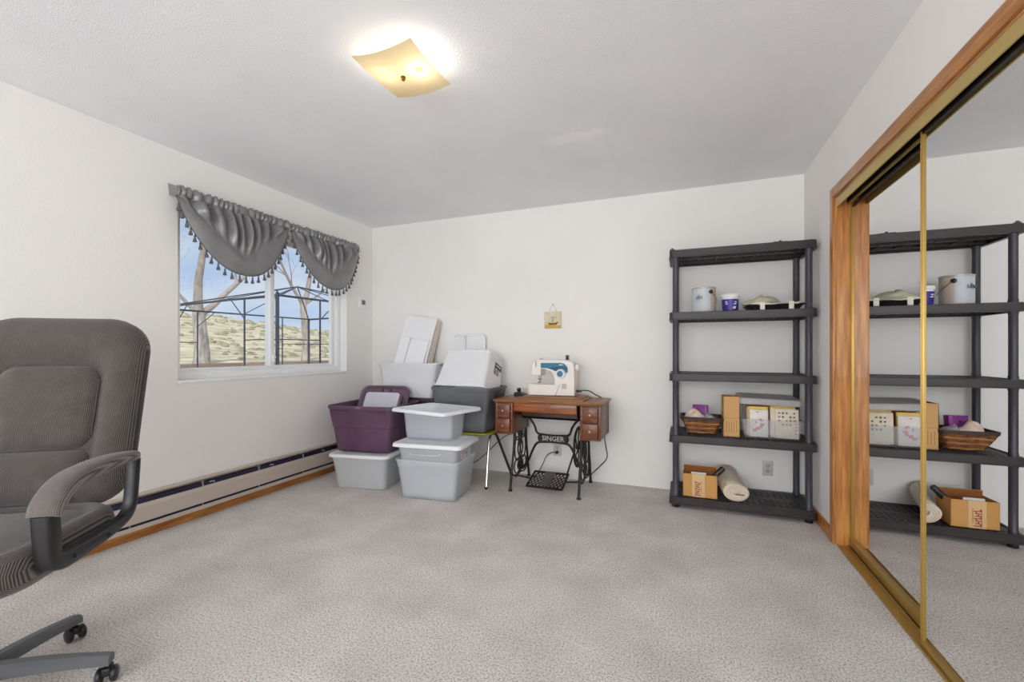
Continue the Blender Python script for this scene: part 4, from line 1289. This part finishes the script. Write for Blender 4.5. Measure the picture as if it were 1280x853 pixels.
ORD = ('second', 'third', 'fourth', 'fifth', 'sixth', 'seventh', 'eighth', 'ninth', 'tenth', 'eleventh', 'twelfth')
seq = ['white', 'yellow', 'cream', 'red', 'tan', 'pink', 'cream', 'yellow', 'blue', 'white', 'orange', 'cream']
for col_ in range(2):
    for k in range(12):
        cn = seq[(k + 5 * col_) % 12] if k > 0 else ('white', 'cream')[col_]
        hgt = rnd.uniform(0.185, 0.215)
        wd = 0.118 if col_ == 0 else 0.150
        if k == 0: hgt, wd = (0.185, 0.112) if col_ == 0 else (0.196, 0.140)
        xc = 0.572 + (-0.080 if col_ == 0 else 0.075) + (rnd.uniform(-0.006, 0.006) if k else (0.004 if col_ == 0 else 0.016))
        nm = ('left', 'right')[col_]
        pe = thing('pattern_envelope', ('white pattern envelope with rose print, frontmost left in the clear bin', 'cream pattern envelope with printed grid, frontmost right in the clear bin')[col_] if k == 0 else '%s pattern envelope, %s from the front in the %s row of the clear bin' % (cn, ORD[k - 1], nm), 'envelope', (xc, 3.445 + 0.0185 * k, Z2 + 0.0115), group='pattern envelopes in the clear bin')
        MB().box((0, 0, hgt / 2), (wd, 0.011, hgt), 0.002, Rx(R(-3.0))).obj('sleeve', PM[cn], pe)
        if k == 0 and col_ == 0:
            m = MB()
            for (a, b, w, h) in ((-0.025, 0.045, 0.025, 0.018), (-0.008, 0.058, 0.026, 0.02), (0.012, 0.068, 0.02, 0.016), (0.02, 0.085, 0.024, 0.018), (0.008, 0.118, 0.018, 0.012), (0.018, 0.11, 0.014, 0.01)):
                m.box((a, -0.0058, b), (w, 0.0012, h), 0, Rx(R(-3.0)))
            m.obj('print', INKR, pe, smooth=False)
            MB().box((-0.018, -0.0058, 0.100), (0.006, 0.001, 0.018), 0, Rx(R(-3))).box((-0.01, -0.0058, 0.170), (0.014, 0.001, 0.004), 0, Rx(R(-3))).obj('lettering', INK, pe, smooth=False)
        if k == 0 and col_ == 1:
            m = MB()
            for r_ in range(4):
                for c_ in range(5):
                    if (r_ * 5 + c_) % 4 != 3:
                        m.box((-0.045 + 0.022 * c_, -0.0058, 0.170 - 0.026 * r_), (0.012, 0.001, 0.010 + 0.004 * (c_ % 2)), 0, Rx(R(-3)))
            m.obj('lettering', INK, pe, smooth=False)
            m = MB()
            for r_ in range(5):
                m.box((0.052, -0.0058, 0.12 - 0.022 * r_), (0.014, 0.001, 0.010), 0, Rx(R(-3)))
            m.obj('print', INKR, pe, smooth=False)

# ---- tier 1: open cardboard box and roll
Z1 = ZTOP[0]
o = thing('cardboard_box', 'open cardboard box with red printed tape on the bottom shelf', 'box', (0.120, 3.475, Z1), R(-2))
CARD2 = mat('cardboard_orange', (204, 150, 84), 0.8, col2=(212, 160, 94), scale=4)
w, d, h = 0.226, 0.150, 0.162
m = MB()
m.b2((-w / 2, -d / 2, 0), (w / 2, -d / 2 + 0.004, h)).b2((-w / 2, d / 2 - 0.004, 0), (w / 2, d / 2, h + 0.03)).b2((-w / 2, -d / 2, 0), (-w / 2 + 0.004, d / 2, h)).b2((w / 2 - 0.004, -d / 2, 0), (w / 2, d / 2, h)).b2((-w / 2, -d / 2, 0), (w / 2, d / 2, 0.004))
m.obj('carton', CARD2, o, smooth=False)
MB().b2((-w / 2 + 0.004, d / 2 - 0.006, 0.02), (w / 2 - 0.004, d / 2 - 0.0045, h + 0.028)).obj('inner_face', mat('cardboard_dark', (150, 92, 46), 0.85), o, smooth=False)
tp_ = MB().b2((-0.052, -d / 2 - 0.0012, 0.0), (0.032, -d / 2 - 0.0002, h)).obj('tape', mat('tape_tan', (222, 186, 134), 0.4), o, smooth=False)
REDT = mat('tape_red', (158, 52, 44), 0.6)
m = MB()
for k in range(7):
    z = 0.012 + 0.0145 * k
    m.b2((-0.028, -d / 2 - 0.0020, z), (0.006 - 0.006 * (k % 3), -d / 2 - 0.0010, z + 0.005))
    m.b2((-0.028 + 0.010 * (k % 3), -d / 2 - 0.0020, z), (-0.022 + 0.010 * (k % 3), -d / 2 - 0.0010, z + 0.013))
m.b2((-0.031, -d / 2 - 0.0020, 0.006), (-0.029, -d / 2 - 0.0010, 0.118)).b2((0.010, -d / 2 - 0.0020, 0.03), (0.012, -d / 2 - 0.0010, 0.118))
m.obj('tape_lettering', REDT, tp_, smooth=False)
o = thing('paper_pad', 'white paper pad sticking out of the open cardboard box', 'paper', (0.110, 3.430, Z1 + 0.006))
MB().box((0, 0, 0.083), (0.10, 0.012, 0.165), 0.001).obj('sheets', mat('pad_white', (226, 222, 216), 0.8), o)
o = thing('caulk_tube', 'black tube slanting out of the open cardboard box', 'tube', (0.140, 3.490, Z1 + 0.030))
tm = Ry(R(42))
MB().lathe([(0.018, 0.03), (0.019, 0.035), (0.019, 0.225), (0.016, 0.235), (0.0, 0.236)], 16, T(-0.02, 0, 0.0) @ tm).obj('barrel', BLACK, o)
MB().lathe([(0.0195, 0.09), (0.0195, 0.12)], 16, T(-0.02, 0, 0.0) @ tm).obj('red_band', mat('band_red', (170, 40, 36), 0.5), o)
o = thing('batting_roll', 'cream roll of batting lying end-on on the bottom shelf', 'roll', (0.350, 3.395, Z1))
ROLL = mat('batting', (226, 212, 190), 0.9, col2=(234, 222, 204), scale=14)
def oval(rx, rz, z, yv, n=40, cx=0.0):
    return [(cx + rx * math.cos(2 * PI * k / n), yv, z + rz * math.sin(2 * PI * k / n)) for k in range(n)]
m = MB()
shx = -0.045
rings = []
for q, (yv, s) in enumerate(((0.006, 0.965), (0.0, 0.90), (0.0, 0.42), (0.02, 0.36))):
    pass
def sec(yv, s, rz0=0.062, rx0=0.082):
    k = yv / 0.34
    return oval(rx0 * s, rz0 * s, rz0 + 0.0 + 0.055 * k * k, yv, cx=shx * k)
m.loft([sec(0.03, 0.26), sec(0.003, 0.30), sec(0.0, 0.40), sec(0.0, 0.92), sec(0.006, 1.0), sec(0.10, 1.0), sec(0.20, 1.0), sec(0.335, 0.98), sec(0.34, 0.92)])
m.obj('roll', ROLL, o)
sp = []
for k in range(80):
    a = 2 * PI * k / 24
    s = 0.40 + 0.54 * k / 80
    sp.append((0.082 * s * math.cos(a), -0.001, 0.062 + 0.062 * s * math.sin(a)))
MB().tube(sp, 0.0012, 4).obj('spiral_edge', mat('batting_line', (188, 170, 144), 0.9), o)
MB().box((0.022, 0.0, 0.050), (0.055, 0.006, 0.010), 0.002, Rx(0)).obj('inner_fold', mat('batting_core', (128, 98, 58), 0.9), o)

# ================================================================== OFFICE CHAIR
CB = corduroy('corduroy_back', (48, 43, 42), (108, 100, 97), 0.0044, 'Y')
CS = corduroy('corduroy_seat', (52, 47, 46), (118, 110, 107), 0.0036, 'Y')
CP = corduroy('corduroy_pad', (66, 60, 59), (130, 122, 119), 0.0034, 'Y')
CBK = mat('chair_black', (26, 26, 28), 0.38, col2=(32, 32, 34), scale=20)
GB = mat('chair_base_grey', (96, 97, 100), 0.4)
cx_, cy_ = -2.085, 0.666
oc = thing('office_chair', 'dark grey corduroy office chair with padded arms and star base', 'office chair', (cx_, cy_, 0), R(-55))
# backrest: local frame a = across (local Y), b = up, c = out of the front face
BM = T(-0.265, -0.015, 0.54) @ Ry(R(-13))
def bring(w, h, r, c, zc, n=8):
    return [(c, p[0], zc + p[1]) for p in rrect(w, h, r, 0, n=n)]
m = MB()
bwid, bh = 0.585, 0.74
zc0 = bh / 2
rings = [bring(bwid * .3, bh * .3, 0.05, -0.075, zc0), bring(bwid - .14, bh - .14, 0.10, -0.072, zc0), bring(bwid - .04, bh - .04, 0.13, -0.052, zc0), bring(bwid, bh, 0.14, -0.012, zc0), bring(bwid, bh, 0.14, 0.020, zc0),
         bring(bwid - .025, bh - .025, 0.13, 0.048, zc0), bring(bwid - .075, bh - .08, 0.115, 0.068, zc0 - 0.002), bring(bwid - .14, bh - .17, 0.10, 0.076, zc0 - 0.012), bring(bwid - .21, bh - .27, 0.085, 0.068, zc0 - 0.035),
         bring(bwid - .235, bh - .30, 0.075, 0.044, zc0 - 0.045), bring(bwid - .30, bh - .40, 0.06, 0.044, zc0 - 0.06)]
m.loft(rings, mx=BM)
m.obj('backrest', CB, oc, ang=70)
m = MB()
iw, ih, zi = bwid - 0.255, 0.325, 0.375
rings = [bring(iw, ih, 0.065, 0.040, zi), bring(iw - .006, ih - .006, 0.065, 0.056, zi), bring(iw - .05, ih - .04, 0.06, 0.072, zi), bring(iw - .14, ih - .12, 0.05, 0.080, zi), bring(iw - .25, ih - .2, 0.03, 0.082, zi)]
m.loft(rings, mx=BM)
m.obj('back_cushion', CB, oc, ang=70)
m = MB()
ih, zi = 0.19, 0.115
rings = [bring(iw, ih, 0.04, 0.040, zi), bring(iw - .004, ih - .004, 0.04, 0.062, zi), bring(iw - .04, ih - .04, 0.04, 0.086, zi), bring(iw - .12, ih - .12, 0.04, 0.098, zi), bring(iw - .2, ih - .15, 0.015, 0.101, zi)]
m.loft(rings, mx=BM)
m.obj('lumbar_cushion', CB, oc, ang=70)
# seat
m = MB()
def sring(w, d, r, z, cx=0.03): return rrect(d, w, r, z, n=8, cx=cx)
rings = [sring(0.40, 0.40, 0.08, 0.445), sring(0.54, 0.53, 0.12, 0.452), sring(0.575, 0.565, 0.13, 0.478), sring(0.58, 0.57, 0.13, 0.515), sring(0.565, 0.555, 0.125, 0.548), sring(0.52, 0.51, 0.11, 0.567), sring(0.46, 0.46, 0.09, 0.566), sring(0.44, 0.44, 0.085, 0.552), sring(0.42, 0.42, 0.08, 0.556), sring(0.30, 0.30, 0.06, 0.572), sring(0.12, 0.12, 0.03, 0.576)]
m.loft(rings)
m.obj('seat', CS, oc, ang=70)
MB().tube([(p[0], p[1], 0.562) for p in rrect(0.47, 0.47, 0.09, 0, n=8, cx=0.03)], 0.006, 6, close=True).obj('seat_piping', CS, oc)
# arms
for s in (-1, 1):
    ya = s * 0.318
    sec_ = []
    path = smooth_path([(-0.225, ya, 0.735), (-0.10, ya, 0.745), (0.04, ya, 0.744), (0.135, ya, 0.728), (0.190, ya, 0.692), (0.208, ya, 0.655)], 5)
    m = MB()
    rings = []
    for k, p in enumerate(path):
        t_ = k / (len(path) - 1)
        nxt_ = path[min(k + 1, len(path) - 1)] - path[max(k - 1, 0)]
        nxt_.normalize()
        nrm = Vector((-nxt_.z, 0, nxt_.x))
        wdt = 0.030 + 0.012 * math.sin(min(1, t_ * 1.4) * PI / 2)
        thk = 0.018 + 0.010 * math.sin(t_ * PI)
        if k == 0: wdt, thk = wdt * 0.6, thk * 0.6
        rings.append([tuple(p + Vector((0, 1, 0)) * (wdt * math.copysign(abs(math.cos(a)) ** 0.7, math.cos(a))) + nrm * (thk * math.copysign(abs(math.sin(a)) ** 0.8, math.sin(a)))) for a in [2 * PI * q / 16 for q in range(16)]])
    m.loft(rings)
    m.obj('arm_pad', CP, oc, ang=70)
    # black loop below the pad
    loop = smooth_path([(-0.215, ya, 0.722), (-0.205, ya, 0.64), (-0.190, ya, 0.555), (-0.150, ya, 0.520), (-0.05, ya, 0.506), (0.08, ya, 0.502), (0.155, ya, 0.506), (0.190, ya, 0.530), (0.198, ya, 0.585), (0.204, ya, 0.662)], 5)
    m = MB()
    rings = []
    for k, p in enumerate(loop):
        t_ = k / (len(loop) - 1)
        nxt_ = loop[min(k + 1, len(loop) - 1)] - loop[max(k - 1, 0)]
        nxt_.normalize()
        nrm = Vector((-nxt_.z, 0, nxt_.x))
        wdt = 0.020 + 0.012 * max(0.0, t_ - 0.5)
        thk = 0.016 + 0.010 * max(0.0, math.sin((t_ - 0.35) / 0.65 * PI)) + (0.010 * (t_ - 0.7) / 0.3 if t_ > 0.7 else 0)
        rings.append([tuple(p + Vector((0, 1, 0)) * (wdt * math.copysign(abs(math.cos(a)) ** 0.5, math.cos(a))) + nrm * (thk * math.copysign(abs(math.sin(a)) ** 0.5, math.sin(a)))) for a in [2 * PI * q / 16 for q in range(16)]])
    m.loft(rings)
    fr = m.obj('arm_frame', CBK, oc, ang=60)
    for x in (-0.04, 0.12):
        MB().lathe([(0.008, 0.0), (0.008, 0.004), (0.005, 0.006), (0.0, 0.006)], 12, T(x, ya + s * 0.019, 0.503) @ Rx(-s * PI / 2)).obj('bolt', BLACK, fr)
    MB().b2((-0.06, min(ya, s * 0.2), 0.492), (0.10, max(ya, s * 0.2), 0.506), 0.004).obj('arm_bracket', CBK, oc)
MB().b2((-0.30, -0.04, 0.43), (-0.10, 0.04, 0.455), 0.006).b2((-0.345, -0.035, 0.44), (-0.325, 0.035, 0.70), 0.005, None).b2((-0.345, -0.035, 0.43), (-0.28, 0.035, 0.455), 0.005).obj('back_bar', CBK, oc)
MB().b2((-0.12, -0.10, 0.405), (0.14, 0.10, 0.447), 0.010).obj('tilt_mechanism', CBK, oc)
MB().lathe([(0.026, 0.10), (0.026, 0.26), (0.014, 0.262), (0.014, 0.41)], 18).obj('gas_lift', BLACK, oc)
MB().lathe([(0.036, 0.075), (0.046, 0.085), (0.044, 0.13), (0.034, 0.15)], 20).obj('hub', GB, oc)
ang0 = math.atan2(0.97 - cy_, -2.221 - cx_) - R(-55)
def star_leg(a):
    m = MB()
    rings = []
    for k in range(9):
        t_ = k / 8
        rr_ = 0.03 + 0.315 * t_
        zt_ = 0.132 - 0.040 * t_ ** 1.6
        thk = 0.044 - 0.014 * t_
        wd = 0.026 - 0.004 * t_
        rings.append([(rr_, -wd, zt_ - thk), (rr_, wd, zt_ - thk), (rr_, wd, zt_ - 0.010), (rr_, wd * 0.55, zt_), (rr_, -wd * 0.55, zt_), (rr_, -wd, zt_ - 0.010)])
    m.loft(rings, mx=Rz(a))
    return m
for k in range(5):
    a = ang0 - k * 2 * PI / 5
    star_leg(a).obj('base_leg', GB, oc, ang=40)
    px, py = 0.334 * math.cos(a), 0.334 * math.sin(a)
    cm = T(px, py, 0) @ Rz(a + 1.1 + 0.6 * k)
    cs = MB().lathe([(0.006, 0.050), (0.006, 0.075)], 10, cm @ T(0.01, 0, 0)).box((0, 0, 0.040), (0.050, 0.026, 0.030), 0.008, cm).obj('caster', CBK, oc)
    for s in (-1, 1):
        MB().lathe([(0.008, 0.0), (0.022, 0.001), (0.026, 0.006), (0.026, 0.014), (0.018, 0.019), (0.0, 0.020)], 18, cm @ T(-0.006, s * 0.010, 0.026) @ Rx(-s * PI / 2)).obj('wheel', BLACK, cs)

# ================================================================== OUTSIDE
GRND = mat('dry_soil', (196, 180, 156), 0.95, col2=(214, 198, 174), scale=1.2)
struct(MB().b2((-13.4, -25, -0.30), (XL - TH - 0.002, 45, -0.05)).obj('ground_yard', GRND, smooth=False), 'bare yard ground outside the window')
# hillside of dry grass
DRY = mat('dry_grass', (186, 172, 140), 1.0, col2=(224, 212, 182), scale=1.1, detail=10.0, lo=0.38, hi=0.62, stretch=(1, 1, 2.5), bump=0.6, bscale=3.0, spec=0.05)
def hill_z(x, y):
    t_ = min(1.0, max(0.0, (-13.4 - x) / 66.6))
    ridge = 6.9 - 0.092 * (y - 48)
    ridge = max(1.2, min(9.5, ridge))
    s = t_ * t_ * (3 - 2 * t_) * 0.55 + t_ * 0.45
    return 0.70 + (ridge - 0.70) * s + 0.12 * t_ * (math.sin(x * 0.31 + y * 0.17) + math.sin(x * 0.13 - y * 0.23 + 1.0)) + 0.05 * math.sin(y * 0.9 + x * 0.5) * min(1, t_ * 10)
vs, fs = [], []
NX, NY = 60, 90
for i in range(NX + 1):
    x = -13.45 - 78.0 * (i / NX) ** 1.6
    for j in range(NY + 1):
        y = -40 + 190 * j / NY
        z = hill_z(x, y)
        if x < -80.5: z -= (-80.5 - x) * 0.4
        vs.append((x, y, z))
for i in range(NX):
    for j in range(NY):
        k = i * (NY + 1) + j
        fs.append((k, k + 1, k + NY + 2, k + NY + 1))
struct(MB().add(vs, fs).obj('ground_hillside', DRY, ang=80), 'dry grass hillside beyond the yard')
m = MB()
rnd = random.Random(31)
for k in range(800):
    x = -15.0 - 60 * rnd.random() ** 1.3
    y = 6 + (-x) * rnd.uniform(0.35, 1.15)
    r_ = rnd.uniform(0.07, 0.22) * (1 + (-x - 15) / 50)
    lump(m, r_, r_, r_ * 0.55, k, 0.3, 7, 4, T(x, y, hill_z(x, y)))
tag(m.obj('sagebrush', mat('sage', (156, 148, 124), 1.0, col2=(180, 170, 140), scale=2.0), ang=80), 'grey green sagebrush tufts scattered over the dry hillside', 'shrubs', kind='stuff')
# timber retaining wall at the yard's edge
rw = thing('retaining_wall', 'weathered timber retaining wall at the foot of the hillside', 'retaining wall', (-13.35, 10.0, -0.05))
PLK = [wood('timber_%d' % k, c1, c2, 'y', rough=0.9, coat=0.0) for k, (c1, c2) in enumerate((((128, 112, 98), (158, 142, 126)), ((142, 122, 106), (168, 150, 132)), ((118, 104, 92), (150, 134, 118))))]
for r_ in range(4):
    y = -9.0 - 0.6 * (r_ % 2)
    k = 0
    while y < 22:
        ln = 2.4
        MB().box((rnd.uniform(-0.01, 0.01), y + ln / 2, 0.10 + 0.202 * r_), (0.14, ln - 0.012, 0.196), 0.008).obj('timber', PLK[(k + r_) % 3], rw)
        y += ln
        k += 1

# bare trees
BARK = mat('bark', (140, 134, 127), 0.95, col2=(198, 190, 181), scale=7.0, stretch=(1.6, 1.6, 0.35), detail=8, bump=0.9, bscale=9.0)
TWIG = mat('twig_bark', (156, 145, 136), 0.95, col2=(184, 172, 162), scale=4.0)
def branch(m, p, d, ln, r0, depth, rn, twist=0.35):
    pts, rad = [p.copy()], [r0]
    q, dd = p.copy(), d.copy()
    n = 6
    for k in range(n):
        dd = (dd + Vector((rn.uniform(-1, 1), rn.uniform(-1, 1), rn.uniform(-0.5, 0.9))) * twist * 0.35).normalized()
        q = q + dd * ln / n
        pts.append(q.copy())
        rad.append(r0 * (1 - 0.62 * (k + 1) / n))
    m.tube(pts, rad, 7 if depth > 2 else (5 if depth > 0 else 4))
    if depth <= 0: return
    for c_ in range(rn.choice((4, 5)) if depth > 1 else 4):
        k = rn.randint(2, n)
        ax = Vector((rn.uniform(-1, 1), rn.uniform(-1, 1), rn.uniform(-0.2, 1.0))).normalized()
        nd = (pts[k] - pts[k - 1]).normalized() * 0.55 + ax * 0.75
        branch(m, pts[k], nd.normalized(), ln * rn.uniform(0.5, 0.78), rad[k] * rn.uniform(0.38, 0.62), depth - 1, rn, twist * 1.15)
def tree(loc, r0, trunk_h, limbs, seed, label):
    rn = random.Random(seed)
    o = thing('bare_tree', label, 'tree', loc, group='bare trees beyond the window')
    m = MB()
    prof, pts = [], []
    for k in range(13):
        t_ = k / 12
        pts.append((0.06 * math.sin(t_ * 3) * trunk_h / 2, 0.05 * math.sin(t_ * 4 + 1) * trunk_h / 2, trunk_h * t_ - 0.15))
        prof.append(r0 * (1.0 + 0.30 * (1 - t_) ** 4 - 0.14 * t_ + 0.03 * math.sin(k * 2.1)))
    m.tube(pts, prof, 16)
    m.obj('trunk', BARK, o, ang=70)
    top = Vector(pts[-1])
    m = MB()
    for (dx, dy, dz, ln, rr_) in limbs:
        branch(m, top - Vector((0, 0, 0.12)), Vector((dx, dy, dz)).normalized(), ln, rr_, 4, rn)
    m.obj('branches', TWIG, o, ang=70)
    return o
tree((-14.0, 9.13, 0.72), 0.205, 1.75, ((0.2, 0.75, 0.62, 3.2, 0.11), (0.0, -0.18, 1.0, 3.4, 0.14), (-0.3, -0.7, 0.9, 2.8, 0.06)), 4, 'thick bare tree with rough bark seen through the left window pane')
tree((-14.2, 13.33, 0.72), 0.14, 2.5, ((0.1, 0.3, 1.0, 3.2, 0.11), (0.0, -0.6, 0.8, 2.6, 0.07), (0.2, 0.7, 0.7, 2.4, 0.06)), 12, 'slimmer bare tree seen through the right window pane behind the gazebo')

# metal gazebo frame
GZ = mat('gazebo_metal', (52, 60, 74), 0.5, 0.2)
A, Wc, E_, Nn = Vector((-6.05, 5.15, 0)), Vector((-10.22, 5.75, 0)), Vector((-9.89, 9.45, 0)), Vector((-5.72, 8.85, 0))
gz = thing('gazebo_frame', 'dark metal gazebo frame without its canopy standing in the yard', 'gazebo', (-7.97, 7.30, -0.05))
GO = Vector((-7.97, 7.30, -0.05))
ZB, ZA = 2.03, 2.56
def bar(a, b, r, name):
    return MB().tube([Vector(a) - GO, Vector(b) - GO], r, 6).obj(name, GZ, gz)
def at(p, z): return Vector((p.x, p.y, z))
def lerp(a, b, t_): return a + (b - a) * t_
apex = (A + Wc + E_ + Nn) / 4
for p in (A, Wc, E_, Nn):
    bar(at(p, -0.05), at(p, ZB), 0.030, 'corner_post')
    bar(at(p, ZB), at(apex, ZA), 0.014, 'roof_rafter')
MB().lathe([(0.02, 0), (0.03, 0.03), (0.0, 0.08)], 8, T(*(at(A, ZB) - GO))).obj('post_finial', GZ, gz)
for a, b in ((A, Wc), (Wc, E_), (E_, Nn), (Nn, A)):
    bar(at(a, ZB), at(b, ZB), 0.020, 'eave_beam')
    bar(at(a, ZB - 0.02), at(lerp(a, b, 0.5), ZB + 0.0), 0.012, 'eave_brace')
    mid = lerp(a, b, 0.5)
    bar(at(mid, ZB), at(apex, ZA), 0.010, 'roof_rafter')
    for e1, e2 in ((a, b), (b, a)):
        q = lerp(e1, e2, 0.22)
        bar(at(q, -0.05), at(q, ZB), 0.016, 'panel_post')
        bar(at(e1, 1.32), at(q, 1.32), 0.010, 'panel_rail')
        bar(at(e1, 0.40), at(q, 0.40), 0.010, 'panel_rail')
        bar(at(q, ZB - 0.35), at(lerp(e1, e2, 0.32), ZB), 0.009, 'corner_brace')
# low garden bench beyond the gazebo, seen through the right pane
bn = thing('garden_bench', 'dark metal garden bench beyond the gazebo', 'bench', (-10.2, 11.6, -0.05))
MB().b2((-0.25, -0.7, 0.66), (0.25, 0.7, 0.70), 0.01).obj('seat', GZ, bn)
for a in (-0.22, 0.22):
    for b in (-0.65, 0.65):
        MB().tube([(a, b, 0), (a, b, 0.67)], 0.02, 6).obj('leg', GZ, bn)
